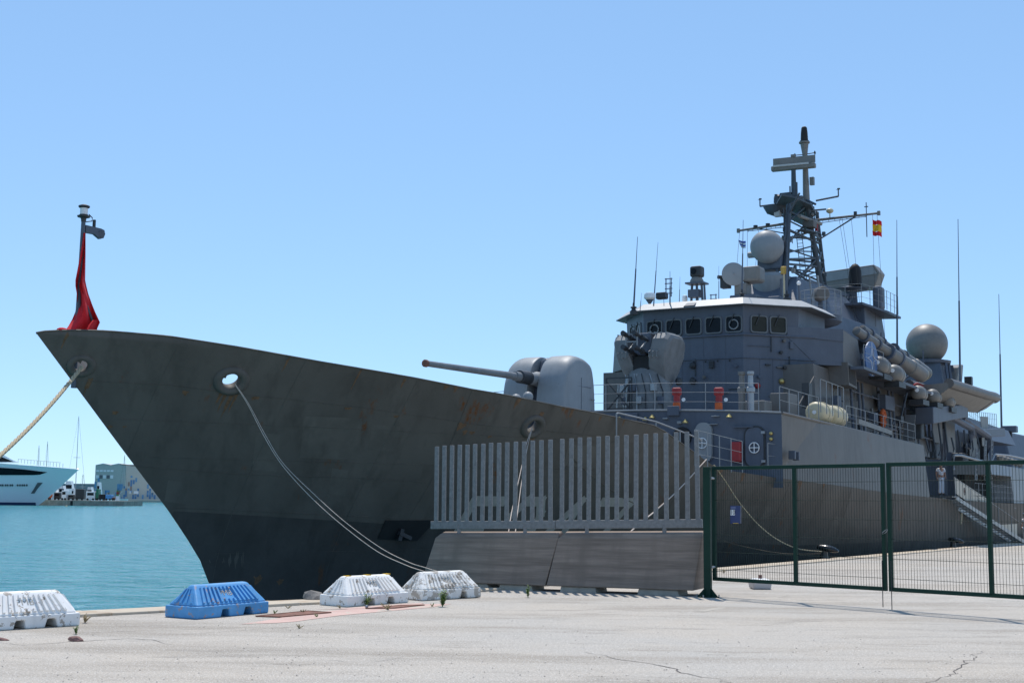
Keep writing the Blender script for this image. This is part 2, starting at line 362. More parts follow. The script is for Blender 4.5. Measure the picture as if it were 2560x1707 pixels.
# ------------------------------------------------------------ the warship
SHIP = thing('warship', 'long grey naval frigate moored along the quay, bow to the left', 'warship', tuple(ship(0,0,ZW)))
SHIP.rotation_euler = (0,0,math.radians(59))
XF[SHIP.name] = lambda p: Vector((p[0], -p[1], p[2]-ZW))
STEM = [pv(x,y,0) for x,y in ((90,832),(200,980),(300,1115),(360,1195),(420,1275),(470,1350),(500,1400),(522,1457),(540,1500))]
STEMT = [(-3.2,STEM[-1][0]+.55),(-1.9,STEM[-1][0]+.35)]+sorted((p[2],p[0]) for p in STEM)
ZB = BOW[2]
def hv(u, z):
    k = min(1,max(0,(z-ZW)/(ZB-ZW))); u0 = interp(STEMT, z)
    b_ = 6.65+.6*min(1,k*1.7); Le = lerp(40,33,k); p = lerp(1.55,2.75,k**.9)
    s = min(1,max(0,(u-u0)/Le)); v = b_*(1-(1-s)**p)
    if u > 82: v *= 1-.16*((u-82)/36)**1.6
    return v
def on_hull(x, y, off=0.):
    u, z = 8., 2.
    p = pv(x,y,3.)
    for i in range(160):
        q = pv(x, y, hv(max(p[0],.0), p[2])+off); p = mix3(p, q, .35)
    return p
SHEER = [(0,ZB)]+[(lambda p:(p[0],p[2]))(on_hull(x,y)) for x,y in ((110,828),(150,826),(200,825.5),(265,827),(420,840),(600,868),(800,904),(1040,945),(1180,973),(1270,988),(1396,1015),(1499,1034),(1634,1063),(1662,1078),(1690,1098),(1735,1130),(1781,1162),(1830,1177),(1950,1195),(2200,1228),(2400,1250))]
SHEER += [(SHEER[-1][0]+12,SHEER[-1][1]-.12),(118,1.55)]
def ztop(u): return interp(SHEER, u)
CH = [on_hull(578,952), on_hull(1332,1066), on_hull(203,915)]      # fairleads through the bulwark
us = [0,.03,.08,.15,.24]+[.36+.16*i for i in range(150)]
us = [u for u in us if u < 23]+[23+1.5*i for i in range(64)]; us = [u for u in us if u < 118]+[118]
stz = sorted((p[0],p[2]) for p in STEM)+[(STEM[-1][0]+.35,-1.9),(STEM[-1][0]+.55,-3.2)]
def hull_side(sg):
    s = MB(); R = 48; rows = []
    for u in us:
        zt = ztop(u); zb = max(-2.7, interp(stz,u)) if u < stz[-1][0] else -2.7
        if u <= 0: zb = zt-.02
        rows.append([(u, sg*hv(u, lerp(zt,zb,j/R)), lerp(zt,zb,j/R)) for j in range(R+1)])
    s.grid(rows)
    keep = []
    for f in s.f:
        c = [sum(s.v[i][k] for i in f)/len(f) for k in range(3)]
        if any(abs(c[0]-q[0]) < 2 and math.hypot((c[0]-q[0])/1.15, c[2]-q[2]) < (.2 if qi < 2 else .14) and sg > 0 for qi,q in enumerate(CH)): continue
        keep.append(f)
    s.f = keep
    return s
a = hull_side(1); c = hull_side(-1); a.add(c.v, c.f)
# transom
tr = [(118, sg*hv(118,z), z) for sg in (1,-1) for z in (1.55,-.5,-2.7)]; a.add(tr, [(0,1,4,3),(1,2,5,4)])
HULL = a.build('hull', M['hull'], SHIP, smooth=35, fix=False)
# boot topping band
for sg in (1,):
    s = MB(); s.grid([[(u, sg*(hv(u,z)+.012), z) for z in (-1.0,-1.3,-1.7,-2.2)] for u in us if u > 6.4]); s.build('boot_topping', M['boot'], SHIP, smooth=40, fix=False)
DECK = [(0,4.0),(8,3.3),(14,3.0),(21,2.66),(26,2.42),(36,2.06),(50,1.78),(118,1.5)]
s = MB(); s.grid([[(u, k*(max(0,hv(u,interp(DECK,u))-.02)), interp(DECK,u)+.12*(1-k*k)) for k in (-1,-.7,-.35,0,.35,.7,1)] for u in us if u > .9 ]); s.build('main_deck', M['deck'], SHIP, fix=False)
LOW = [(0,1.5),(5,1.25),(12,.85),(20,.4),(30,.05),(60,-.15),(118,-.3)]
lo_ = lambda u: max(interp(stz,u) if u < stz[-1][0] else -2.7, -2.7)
s = MB(); s.grid([[(u, hv(u,z)+.006, z) for z in [lerp(lo_(u), max(lo_(u),interp(LOW,u)), j/10) for j in range(11)]] for u in us if lo_(u) < interp(LOW,u)]); s.build('dark_hull_band', M['lower'], HULL, smooth=40, fix=False)  # darker band along the lower hull, its top edge rising towards the bow
# bulwark cap and welded seams
s = MB(); s.tube([(u, hv(u,ztop(u)), ztop(u)) for u in us if u < 20.6], .02, 6); s.build('bulwark_cap', M['hull'], SHIP, smooth=60)
def seam(pts, r=.008, n=24):
    P = [on_hull(*p) for p in pts]; Q = []
    for a_,c_ in zip(P,P[1:]):
        for i in range(n):
            q = mix3(a_,c_,i/n); Q.append((q[0], hv(q[0],q[2])+.002, q[2]))
    s_ = MB(); s_.tube(Q, r, 4); s_.build('weld_seam', M['hull'], HULL)
seam([(1180,975),(1130,1100),(1062,1230),(1020,1300)], .012)
seam([(215,952),(420,962),(600,985),(900,1018),(1200,1062),(1500,1090)])
seam([(300,1160),(600,1185),(900,1195),(1070,1205)])
seam([(430,1268),(700,1280),(1000,1295)])
for ub in (2.6,5.4,8.4,14.6,18.2,22.,27.,33.,39.):
    zt_ = ztop(ub)-.05; s = MB(); s.tube([(ub, hv(ub,z)+.002, z) for z in [lerp(zt_,max(-1.2,interp(stz,ub)+.1 if ub < 6 else -1.2),j/20) for j in range(21)]],.007,4); s.build('weld_seam', M['hull'], HULL)
for zz in (3.3,2.5,.3):
    s = MB(); uu_ = [u for u in us if u > interp(STEMT,zz)+.3 and zz < ztop(u)-.1 and u < 42]; s.tube([(u,hv(u,zz)+.002,zz) for u in uu_],.006,4); s.build('weld_seam', M['hull'], HULL)
# fairleads: thick flared rings
for i,q in enumerate(CH):
    n_ = Vector((hv(q[0],q[2])-hv(q[0]+.2,q[2]), .2, -(hv(q[0],q[2]+.2)-hv(q[0],q[2])))).normalized()
    s = MB(); rg = []
    tu = Vector((1,(hv(q[0]+.1,q[2])-hv(q[0],q[2]))/.1,0)).normalized(); tz = tu.cross(n_).normalized()
    if tz.z < 0: tz = -tz
    for k in range(28):
        an = 2*math.pi*k/28; dr = tu*math.cos(an)*1.2+tz*math.sin(an)
        rg.append([Vector((q[0],hv(q[0],q[2]),q[2]))+dr*r_+n_*h_ for r_,h_ in [(a1*(.72 if i == 2 else 1),a2*(.6 if i == 2 else 1)) for a1,a2 in ((.36,-.02),(.34,.05),(.27,.085),(.2,.06),(.165,-.02),(.16,-.12),(.2,-.24),(.3,-.27),(.34,-.1))]])
    s.loft(rg+[rg[0]], cap=False)
    ch = s.build('fairlead', M['hull'], SHIP, smooth=50)
# anchor recess: dark pocket with a rusty anchor in it
q = [on_hull(*p) for p in ((962,1300),(1088,1300),(1040,1352),(942,1347))]
s = MB(); qi = [(p[0]+.1,p[1]-.75,p[2]) for p in q]
qq = [(p[0],p[1]+.03,p[2]) for p in q]
s.add(qq+[(p[0],p[1]+.012,p[2]) for p in q], [(0,1,2,3),(4,5,6,7)]); an = s.build('anchor_recess', M['black'], SHIP, fix=False)
s = MB(); c0 = mix3(q[0],q[2],.5); s.beam((c0[0]-.15,c0[1]+.06,c0[2]-.05),(c0[0]+.25,c0[1]+.14,c0[2]-.2),.1,.1); s.beam((c0[0]-.12,c0[1]+.05,c0[2]-.25),(c0[0]-.05,c0[1]+.09,c0[2]+.05),.08,.1)
s.build('anchor', M['boot'], an)
# rust stains bleeding from seams, fairleads and the sheer strake
for k,(x,y,w_,h_) in enumerate(((1115,966,.1,.06),(1140,970,.1,.08),(1152,1062,.16,.12),(1163,1078,.1,.07),(1182,1080,.12,.06),(1296,1000,.1,.16),(1354,1034,.08,.14),(1408,1021,.1,.07),(1430,1028,.07,.14),(288,1030,.09,.05),(463,980,.1,.05),(638,994,.12,.05),(565,984,.05,.3),(578,990,.07,.42),(592,986,.05,.3),(553,982,.04,.2),(1330,1092,.2,.07),(1800,1176,.2,.1),(1858,1186,.16,.2),(2000,1204,.22,.5),(2060,1208,.12,.22),(1905,1190,.1,.12),(275,1065,.06,.04),(310,1066,.05,.03),(645,1440,.14,.16),(700,1452,.1,.1),(790,1466,.2,.1),(222,955,.06,.2),(1225,1090,.1,.05),(1560,1052,.05,.12),(168,838,.04,.16),(720,900,.04,.2),(900,930,.04,.25),(1010,952,.05,.12),(1500,1045,.06,.1),(870,1020,.12,.03),(990,1040,.1,.03))):
    p = on_hull(x,y); s = MB(); n_ = 14; rn = random.Random(k)
    pts = []
    for i in range(n_):
        a = 2*math.pi*i/n_; r_ = rn.uniform(.45,1.1); dz = math.sin(a)*h_*r_; dz = dz*(1.6 if dz < 0 else .6); uu = p[0]+math.cos(a)*w_*r_*(.7 if dz < -h_*.5 else 1); zz = min(ztop(uu)-.01, p[2]+dz); pts.append((uu, hv(uu,zz)+.007, zz))
    c_ = (p[0],hv(p[0],p[2])+.007,p[2]); s.add([c_]+pts, [(0,i+1,(i+1)%n_+1) for i in range(n_)]); s.build('rust_stain', M['stain'], HULL, fix=False)
for k,(x0,x1,y0,y1) in enumerate(((760,905,1040,1150),(640,700,1080,1180),(930,1000,1060,1130),(830,870,1170,1240),(420,470,1200,1260),(1220,1290,1110,1160),(1420,1500,1110,1170),(1850,1930,1260,1300),(2080,2180,1290,1320))):
    c4 = [on_hull(x,y) for x,y in ((x0,y0),(x1,y0+6),(x1-8,y1),(x0-10,y1-6))]; s = MB(); rows = []
    for j in range(6):
        a_ = mix3(c4[0],c4[3],j/5); b_ = mix3(c4[1],c4[2],j/5); rows.append([(lambda p:(p[0],hv(p[0],p[2])+.004,p[2]))(mix3(a_,b_,i/6)) for i in range(7)])
    s.grid(rows); s.build('touch_up_patch', M['touch'], HULL, fix=False)
# bow number painted on the plating
def strokes(dst, segs, x0, wd, ht, th):
    for pl in segs:
        for (ax,ay),(bx,by) in zip(pl,pl[1:]):
            for i in range(6):
                t0_, t1_ = i/6, (i+1)/6; p0 = Vector((lerp(ax,bx,t0_)*wd, lerp(ay,by,t0_)*ht)); p1 = Vector((lerp(ax,bx,t1_)*wd, lerp(ay,by,t1_)*ht))
                e = th*.5; d_ = (Vector((bx*wd,by*ht))-Vector((ax*wd,ay*ht))).normalized(); nn = Vector((-d_.y,d_.x))*e
                if i == 0: p0 = p0-d_*e*.98
                if i == 5: p1 = p1+d_*e*.98
                dst.append([(x0+p.x, p.y) for p in (p0-nn,p1-nn,p1+nn,p0+nn)])
GL = {'F':[[(0,0),(0,1),(1,1)],[(0,.52),(.75,.52)]], '2':[[(0,.78),(.25,1),(.75,1),(1,.78),(1,.6),(0,.02),(1,.02)]], '4':[[(.72,0),(.72,1),(0,.36),(1,.36)]], '7':[[(0,1),(1,1),(.35,0)]]}
zt_ = on_hull(1200,1252)[2]; x_ = on_hull(1190,1252)[0]; ht = 1.75
for ch_,px in (('F',1178),('2',1292),('4',1395),('7',1502)):
    dst = []; u_ = on_hull(px,1262)[0]; u2 = on_hull(px+78,1262)[0]; strokes(dst, GL[ch_], u_, (u2-u_)*.92, ht, .27)
    s = MB()
    for k,qd in enumerate(dst):
        s.add([(u__, hv(u__, zt_-ht+h__)+.016+.001*(k%3), zt_-ht+h__) for u__,h__ in qd], [(0,1,2,3)])
    o_ = s.build('painted_number', M['number'], HULL, fix=False)
# jackstaff at the bow
J = pv(190,838,0); JT = pv(209,548,0)
s = MB(); s.cyl((J[0],0,3.9),(JT[0],0,JT[2]),.055,.045,8); js = s.build('jackstaff', M['navy'], SHIP, smooth=40)
s = MB(); a_ = pv(262,828,0); b_ = pv(238,790,0); s.cyl((a_[0]+.1,a_[1],a_[2]-.6),(JT[0]-.0+.02,0,b_[2]+.5),.03,n=6); s.build('staff_stay', M['navy'], js)
tp = JT[2]
s = MB(); s.turn((JT[0],0,tp-.06),(0,0,1),[(0,.05),(.08,.06),(.1,.13),(.13,.14),(.14,.09),(.16,.09)],14); s.build('lamp_base', M['dark'], js, smooth=30)
s = MB(); s.turn((JT[0],0,tp+.1),(0,0,1),[(0,.082),(.14,.082)],14); s.build('lamp_lens', M['white'], js, smooth=30)
s = MB(); s.turn((JT[0],0,tp+.24),(0,0,1),[(0,.09),(.02,.12),(.05,.12),(.08,.05)],14); s.build('lamp_cap', M['dark'], js, smooth=30)
k1 = pv(214,572,0); k2 = pv(236,590,0); k3 = pv(258,582,0)
s = MB(); pl = [pv(x,y,.0) for x,y in ((212,563),(250,572),(258,576),(260,586),(256,596),(248,598),(234,586),(212,582))]; s.prism([(p[0],.04,p[2]) for p in pl],(0,-.08,0)); s.cyl(pv(254,585,.08),pv(254,585,-.1),.07,n=10); s.build('lamp_bracket', M['navy'], js)
s = MB(); c0 = pv(235,568,0); s.cyl(c0,(c0[0],0,c0[2]+.16),.035,n=8); s.tube([pv(x,y,0) for x,y in ((222,536),(231,545),(230,553),(215,555))],.012,5); s.build('camera_lamp', M['dark'], js)
# ---- deckhouse on the main deck (flush with the hull sides)
UF = pv(1955,1032,6.9)[0]; ZF = pv(1955,1032,6.9)[2]
TOP01 = [(UF,ZF)]+[(pv(x,y,6.85)[0], pv(x,y,6.85)[2]) for x,y in ((2150,1079),(2297,1113))]
UE = TOP01[-1][0]; UEB = pv(2312,1236,7.)[0]
ul = [UF, UF+4, UF+9, UF+13, UE]
s = MB()
rows = []
for k in (-1,-.8,-.5,0,.5,.8,1): rows.append([(UF, k*6.9, interp(DECK,UF)-.3),(UF, k*6.88, interp(TOP01,UF)+.22*(1-k*k))])
s.grid(rows)
s.build('deckhouse_front', M['navy'], SHIP, fix=False)
for sg in (1,-1):
    s = MB(); s.grid([[(u if u < UE else UEB, sg*(hv(u,ztop(u))+.004), ztop(u)-.02),(u, sg*(hv(u,ztop(u))*.6+6.88*.4-.02 if u > UF+6 else 6.88), interp(TOP01,u))] for u in ul]); s.build('deckhouse_side', M['side'], SHIP, fix=False)
s = MB(); s.grid([[(u, k*6.9, interp(TOP01,u)+.22*(1-k*k)-.004) for k in (-1,-.8,-.5,0,.5,.8,1)] for u in ul]); s.build('upper_deck', M['deck'], SHIP, fix=False)
s = MB(); s.tube([(u, 6.9, interp(TOP01,u)+.01) for u in ul], .05, 6); s.build('deck_edge_trim', M['side'], SHIP)
s = MB(); s.grid([[(UE,6.85,interp(TOP01,UE)),(UE,0,interp(TOP01,UE)+.2)],[(UEB,7.,1.7),(UEB,0,1.8)]]); s.build('deckhouse_end', M['side'], SHIP, fix=False)
s = MB(); s.tube([(UF-.02, k/12*6.88, interp(TOP01,UF)+.22*(1-(k/12)**2)+.02) for k in range(-12,13)], .04, 6); s.build('deck_edge_trim', M['rail'], SHIP)
def onf(x, y): p = pu(x, y, UF-.03); return p            # on the deckhouse front
def oval(dst, c, w_, h_, u0, u1, r, n=7, inset=0.):
    pl = []
    w2, h2 = w_/2-inset, h_/2-inset; r = max(.02, r-inset)
    for cx_,cy_,a0 in ((w2-r,h2-r,0),(-w2+r,h2-r,90),(-w2+r,-h2+r,180),(w2-r,-h2+r,270)):
        for k in range(n): a = math.radians(a0+90*k/(n-1)); pl.append((cx_+r*math.cos(a), cy_+r*math.sin(a)))
    dst.prism2([(u0, c[1]+p, c[2]+q) for p,q in pl], [(u1, c[1]+p, c[2]+q) for p,q in pl])
def wheel(par, c, r):
    s_ = MB(); rg = []
    for k in range(20):
        a = 2*math.pi*k/20; o_ = Vector((c[0], c[1]+r*math.cos(a), c[2]+r*math.sin(a))); t = Vector((0,-math.sin(a),math.cos(a))); rg.append(s_.ring(o_, t, r*.11, 6))
    s_.loft(rg+[rg[0]], cap=False)
    for a in (0,90,180,270):
        s_.cyl((c[0],c[1],c[2]),(c[0],c[1]+r*math.cos(math.radians(a)),c[2]+r*math.sin(math.radians(a))), r*.09, n=6)
    s_.ball(c, r*.2, 8, 5); s_.build('handwheel', M['white'], par, smooth=60)
for (x,y,w_,h_,mm,dz) in ((1762,1106,.62,1.42,'pale',.14),(1887,1117,.66,1.36,'navy',.05)):
    c = onf(x,y); s = MB(); oval(s, c, w_, h_, UF-.03, UF-.03-dz, .28); dr = s.build('door', M[mm] if mm != 'pale' else M['navy2'], SHIP, smooth=30)
    if mm == 'navy':
        s = MB(); oval(s, c, w_+.12, h_+.12, UF-.01, UF-.05, .32); s.build('door_frame', M['dark'], dr)
        for dy in (-.5,.5):
            s = MB(); s.box((UF-.09, c[1]+w_/2, c[2]+dy), (.06,.14,.09)); s.build('hinge', M['metal'], dr)
    wheel(dr, (UF-.1-dz, c[1]+(.02 if mm=='navy' else -.02), c[2]-.03), .18)
c = onf(1706,1092); s = MB(); s.turn((UF-.03,c[1],c[2]),(1,0,0),[(-.06,.36),(.0,.36)],24); s.build('round_opening', M['black'], SHIP, smooth=30)
c = onf(1845,1130); s = MB(); s.box((UF-.18,c[1],c[2]),(.24,.4,.72)); s.build('fire_locker', M['red'], SHIP, bevel=.06)
for x,y in ((1928,1083),(1928,1097)):
    c = onf(x,y); s = MB(); s.ball((UF-.06,c[1],c[2]),.07,10,6); s.build('lamp', M['brass'], SHIP, smooth=60)
for x,y in ((1634,1040),(1617,1046),(1717,1052),(1826,1038),(1553,1045)):
    c = onf(x,y); s = MB(); s.turn((UF-.16,c[1],c[2]+.05),(0,0,-1),[(0,.03),(.04,.05),(.1,.11),(.13,.11)],10); s.build('lamp', M['brass'], SHIP, smooth=30)
c = onf(1858,1067); s = MB(); s.beam((UF-.08,c[1]-.35,c[2]),(UF-.08,c[1]+.4,c[2]),.1,.04); s.build('rain_gutter', M['navy'], SHIP)
for x,y,ww,hh in ((1685,1027,.45,.35),(1790,1040,.3,.04),(1784,1060,.35,.04),(1580,1042,.5,.3),(1665,1046,.2,.06),(1700,1056,.16,.1),(1615,1052,.12,.16)):
    c = onf(x,y); s = MB(); s.box((UF-.08,c[1],c[2]),(.12,ww,hh)); s.build('wall_fitting', M['navy'] if hh > .1 else M['rail'], SHIP, bevel=.02)
s = MB(); s.tube([pv(x,y,5.6) for x,y in ((1541,1034),(1545,1032),(1640,1054),(1700,1077),(1748,1096),(1754,1102))], .024, 6); s.build('handrail', M['rail'], SHIP, smooth=60)
for x in (1541,1640,1700):
    a_ = pv(x,interp([(1541,1033),(1640,1054),(1700,1077)],x),5.6); s = MB(); s.cyl(a_,(a_[0],a_[1],a_[2]-.9),.025,n=6); s.build('handrail_post', M['rail'], SHIP)
# ---- railings
def railing(pts, h=1.0, rails=3, step=1.4, name='railing', tilt=0.):
    pts = [Vector(p) for p in pts]; s_ = MB(); Q = []
    for a,c in zip(pts,pts[1:]):
        k = max(1, round((c-a).length/step)); Q += [a.lerp(c,i/k) for i in range(k)]
    Q.append(pts[-1])
    for p in Q: s_.cyl(p, p+Vector((0,0,h)), .018, n=5)
    for j in range(rails):
        z_ = Vector((0,0,h*(j+1)/rails)); s_.tube([p+z_ for p in Q], .008 if j < rails-1 else .012, 5)
    return s_.build(name, M['rail'], SHIP)
zf = lambda u,k: interp(TOP01,u)+.22*(1-k*k)
railing([(UF+.15,v,zf(UF,v/6.9)) for v in (-6.6,-4,-2,0,2,4,6.0)], 1.02, 3, 1.5)
railing([(u,6.75,interp(TOP01,u)) for u in (UF+.2,UF+2.2,UF+4.5)], .95, 2, 1.2)
railing([(u,6.75,interp(TOP01,u)) for u in (UF+8,UF+12,UE-.2)], .95, 3, 1.4)
railing([pv(1920,1170,6.6), (pv(1920,1170,6.6)[0]+1.6,6.7,pv(1920,1170,6.6)[2])], .85, 2, 1.)
railing([(u,6.3,interp(DECK,u)+.0) for u in (19.6,21.6,23.6)], 1.1, 3, 1.1)
railing([(u,-6.3,zf(u,-.9)) for u in (UF+.5,UF-3.5)], 1.1, 3, 1.4)
# side fittings
for x,y,w_,h_ in ((1984,1137,.14,.3),(1994,1140,.14,.3)):
    c = pv(x,y,7.05); s = MB(); s.box((c[0],7.0,c[2]),(w_,.24,h_)); s.build('side_vent', M['navy'], SHIP, bevel=.02)
s = MB(); a_ = pv(2132,1053,6.5); b_ = pv(2215,1082,6.5); s.beam((a_[0],6.7,a_[2]),(b_[0],6.7,b_[2]),.12,.2); s.build('spar', M['canister'], SHIP)
# cream liferaft canisters at the deck edge
RAFT = []
for i,(xa,ya,xb,yb) in enumerate(((2036,1030,2062,1037),(2069,1038,2098,1045))):
    a_ = pv(xa,ya,6.3); b_ = pv(xb,yb,6.3); a_ = Vector(a_); b_ = Vector(b_); b_.z = a_.z
    s = MB(); L_ = (b_-a_).length; s.turn(a_, b_-a_, [(0,.1),(.02,.3),(.08,.38),(.16,.41),(L_*.45,.42),(L_*.46,.45),(L_*.54,.45),(L_*.55,.42),(L_-.12,.41),(L_,.36),(L_+.03,.1)], 20); rf = s.build('liferaft_canister', M['cream'], SHIP, smooth=35)
    s = MB(); s.box((a_+b_)/2-Vector((0,0,.48)), (L_*.8,.6,.16)); s.build('cradle', M['dark'], rf)
    s = MB(); s.turn(a_-(b_-a_).normalized()*.03, b_-a_, [(0,.08),(.02,.08)], 12); s.build('badge', M['white'], rf)
railing([pv(2052,1030,6.85), pv(2110,1048,6.85)], 1.25, 1, .75)

# loose grit on the paving
rn = random.Random(3); s = MB()
for k in range(450):
    p = gnd(rn.uniform(-20,2580), 1500+207*rn.random()**.6); r_ = rn.uniform(.003,.01); o_ = Vector((p.x,p.y,gz(p.y)+r_*.4)); s.add([o_+Vector((a*r_*rn.uniform(.7,1.4),b_*r_*rn.uniform(.7,1.4),c_*r_*.8)) for a,b_,c_ in ((1,0,0),(0,1,0),(-1,0,0),(0,-1,0),(0,0,1))],[(0,1,4),(1,2,4),(2,3,4),(3,0,4)])
g_ = stuff(s.build('grit', M['rubble'], fix=False)); g_['label'] = 'loose grit and small stones scattered over the quay paving'; g_['category'] = 'grit'
crack([(900,1600),(960,1596),(1040,1590),(1150,1592)], .005, .03); crack([(700,1660),(800,1650),(930,1655),(1010,1640)], .005, .04); crack([(2050,1600),(2160,1592),(2300,1597)], .005, .03); crack([(1500,1580),(1640,1570),(1760,1574)], .004, .03)
# ---- fore gun: two smooth lobes with a slot for the barrel
GU = pv(1370,950,0)[0]; GB = 2.75
gp = [(GU+a,0,b_) for a,b_ in ((-1.2,3.4),(-1.18,4.8),(-1.05,5.7),(-.72,6.3),(-.2,6.58),(.4,6.56),(1.0,6.38),(1.2,5.6),(1.28,3.4))]
def lobe(v0, v1, name, m, shrink=0., base=GB, par=None, rnd=.45):
    prof = [(p[0]+ (shrink if i < 4 else 0), p[2]-(shrink*.05 if 1 < i < 7 else 0)) for i,p in enumerate(gp)]
    cu_ = sum(p[0] for p in prof)/len(prof); out = []
    for i in range(len(prof)-1):
        for k in range(4): out.append(mix3(prof[i],prof[i+1],k/4))
    out.append(prof[-1]); out = [(out[0][0]+.0, base)]+[(p[0],p[1]) for p in out]+[(prof[-1][0]+.1,base)]
    for it in range(2): out = [out[0]]+[tuple((out[i-1][k]+2*out[i][k]+out[i+1][k])/4 for k in (0,1)) for i in range(1,len(out)-1)]+[out[-1]]
    rows = []
    s_ = MB()
    for t in (0,.03,.1,.2,.35,.5,.65,.8,.9,.97,1):
        v = lerp(v0,v1,t); e = 0
        if v1 > 0 and v1-v0 > .3: e = max(0,1-(v1-v)/rnd) if (v1-v) < rnd else 0
        if v0 < 0 and v1-v0 > .3: e = max(e, max(0,1-(v-v0)/rnd)) if (v-v0) < rnd else e
        ie = 0
        if v1-v0 > .3 and not (v0 < 0 < v1):
            di = (v-v0) if v1 > 0 else (v1-v); ie = max(0,1-di/.16)
        k = 1-math.sqrt(max(0,1-e*e)); k2 = 1-math.sqrt(max(0,1-ie*ie))
        rows.append([(lerp(u_,cu_,k*.1+k2*.012), v, base+(z_-base)*(1-k*.06-k2*.008)) for u_,z_ in out])
    s_.grid(rows); n_ = len(out)
    s_.f += [tuple(range(n_)), tuple(range(len(s_.v)-n_, len(s_.v)))]
    return s_.build(name, m, par, smooth=50, fix=False)
TUR = lobe(-.24,.24,'gun_turret',M['navy'],.42,par=SHIP)
lobe(.2,1.25,'shield',M['navy2'],par=TUR); lobe(-1.2,-.2,'shield',M['navy2'],par=TUR)
gm = pv(1063,908,0); g0 = (GU-.75, 0, pv(1325,945,0)[2]); dr = Vector((gm[0]-g0[0],0,gm[2]-g0[2])).normalized()
s = MB(); s.turn(Vector(g0)-dr*.3, dr, [(0,.26),(.35,.26),(.5,.21),(.95,.21)], 16); s.build('barrel_sleeve', M['navy2'], TUR, smooth=35)
s = MB(); s.turn(Vector(g0)+dr*.6, dr, [(0,.23),(.6,.22),(.62,.17)], 16); s.build('barrel_collar', M['dark'], TUR, smooth=35)
Lb = (Vector(gm)-Vector(g0)).length
s = MB(); s.turn(Vector(g0)+dr*1.2, dr, [(0,.16),(.3,.16),(.32,.12),(Lb-1.2,.09)], 16); s.build('barrel', M['mount'], TUR, smooth=35)
s = MB(); s.turn(Vector(g0)+dr*(Lb-.06), dr, [(0,.115),(.08,.115),(.1,.09)], 16); s.build('muzzle_cap', M['rustp'], TUR, smooth=35)
s = MB(); s.turn((GU+.1,0,GB-.3),(0,0,1),[(0,1.3),(.5,1.3)],28); s.build('turret_base', M['navy'], TUR, smooth=35)
c = (GU+.5,1.2,4.6); s = MB(); s.box((c[0],1.19,c[2]),(.06,.1,.14)); s.build('vent', M['black'], TUR)
for x,y in ((1290,998),(1320,992)):
    c = pv(x,y,.6); s = MB(); s.ball(c,.18,10,6); s.build('lifting_lug', M['navy2'], TUR, smooth=60)
for zz in (4.4,5.5):                                     # panel joints, rungs and handles on the shield
    s = MB(); s.tube([(GU-1.17+.1*(zz-4.4),1.0,zz),(GU-.9,1.23,zz),(GU+.8,1.26,zz),(GU+1.15,1.1,zz)],.008,4); s.build('panel_joint', M['navy'], TUR)
s = MB(); s.tube([(GU+.1,1.26,3.2),(GU+.1,1.26,5.8)],.008,4); s.build('panel_joint', M['navy'], TUR)
for k in range(5): s = MB(); s.cyl((GU+.8,1.28,3.5+.4*k),(GU+1.05,1.27,3.5+.4*k),.018,n=5); s.build('rung', M['navy2'], TUR)
# ---- four barrelled close-in gun in front of the bridge
CU = 29.7; CB = 4.7
cs = 1.0
s = MB(); s.turn((CU,0,CB-.2),(0,0,1),[(0,.98),(.85,.98),(.95,1.04),(1.0,1.04),(1.02,.96),(1.6,.94),(2.0,.86),(2.3,.7),(2.5,.5)],28); CW = s.build('close_in_gun', M['mount'], SHIP, smooth=35)
zt = CB+2.0
def lobe2(v0, v1, name):                                 # big side pods, canted outward
    s_ = MB(); prof = [(-.8,.2),(-1.0,.7),(-.95,1.45),(-.7,1.72),(.45,1.72),(.85,1.45),(1.0,.8),(.8,.0),(.4,-.6),(-.15,-.75),(-.5,-.25)]
    sg = 1 if v1 > 0 else -1; rows = []
    for t,k in ((0,.97),(.06,1.),(.7,1.),(.92,.93),(1,.82)):
        v = lerp(v0,v1,t); rows.append([(CU+.15+a*k, v+ .18*sg*(b_-.5), zt+.35+ (b_-.4)*k*.88) for a,b_ in prof])
    s_.loft([[Vector(p) for p in r] for r in rows]); return s_.build(name, M['mount'], CW, smooth=28)
lobe2(.38,1.08,'side_pod'); lobe2(-.38,-1.02,'side_pod')
s = MB(); s.box((CU+.1,0,zt+1.1),(1.3,.8,.9)); s.build('cradle', M['navy'], CW, bevel=.05)
s = MB(); s.box((CU-.5,0,zt+.35),(.3,.7,.55)); s.build('gun_slot', M['black'], CW)
for dv in (-.24,.24):
    for dz in (.75,1.3):
        s = MB(); a_ = (CU-.3,dv,zt+dz-.1); e = (CU-1.75,dv,zt+dz+.12); s.cyl(a_,e,.055,n=8); s.cyl((CU-1.5,dv,zt+dz+.08),(CU-1.8,dv,zt+dz+.13),.1,n=10); s.cyl((CU-1.0,dv,zt+dz+.0),(CU-1.2,dv,zt+dz+.04),.11,n=10); s.build('barrel', M['dark'], CW, smooth=40)
s = MB(); 
for dv in (-.24,.24): s.beam((CU-1.5,dv,zt+.8),(CU-1.5,dv,zt+1.38),.05,.05); s.beam((CU-1.45,dv,zt+1.4),(CU-.4,dv,zt+1.3),.07,.07); s.beam((CU-1.2,dv,zt+.85),(CU-.5,dv,zt+1.3),.04,.04)
s.beam((CU-1.5,-.24,zt+1.1),(CU-1.5,.24,zt+1.1),.05,.05); s.build('barrel_frame', M['rail'], CW)
for k,(dz,du) in enumerate(((1.35,-.35),(.85,-.55),(.3,-.45))):
    s = MB(); s.box((CU+du+.1,.72+dz*.12,zt+dz),(.1,.2,.17)); s.build('hatch', M['rail'], CW, bevel=.02)
s = MB(); s.turn((CU+.4,1.12,zt-.35),(-.3,1,0),[(0,.16),(.1,.16),(.14,.1)],12); s.build('hatch', M['dark'], CW, smooth=30)
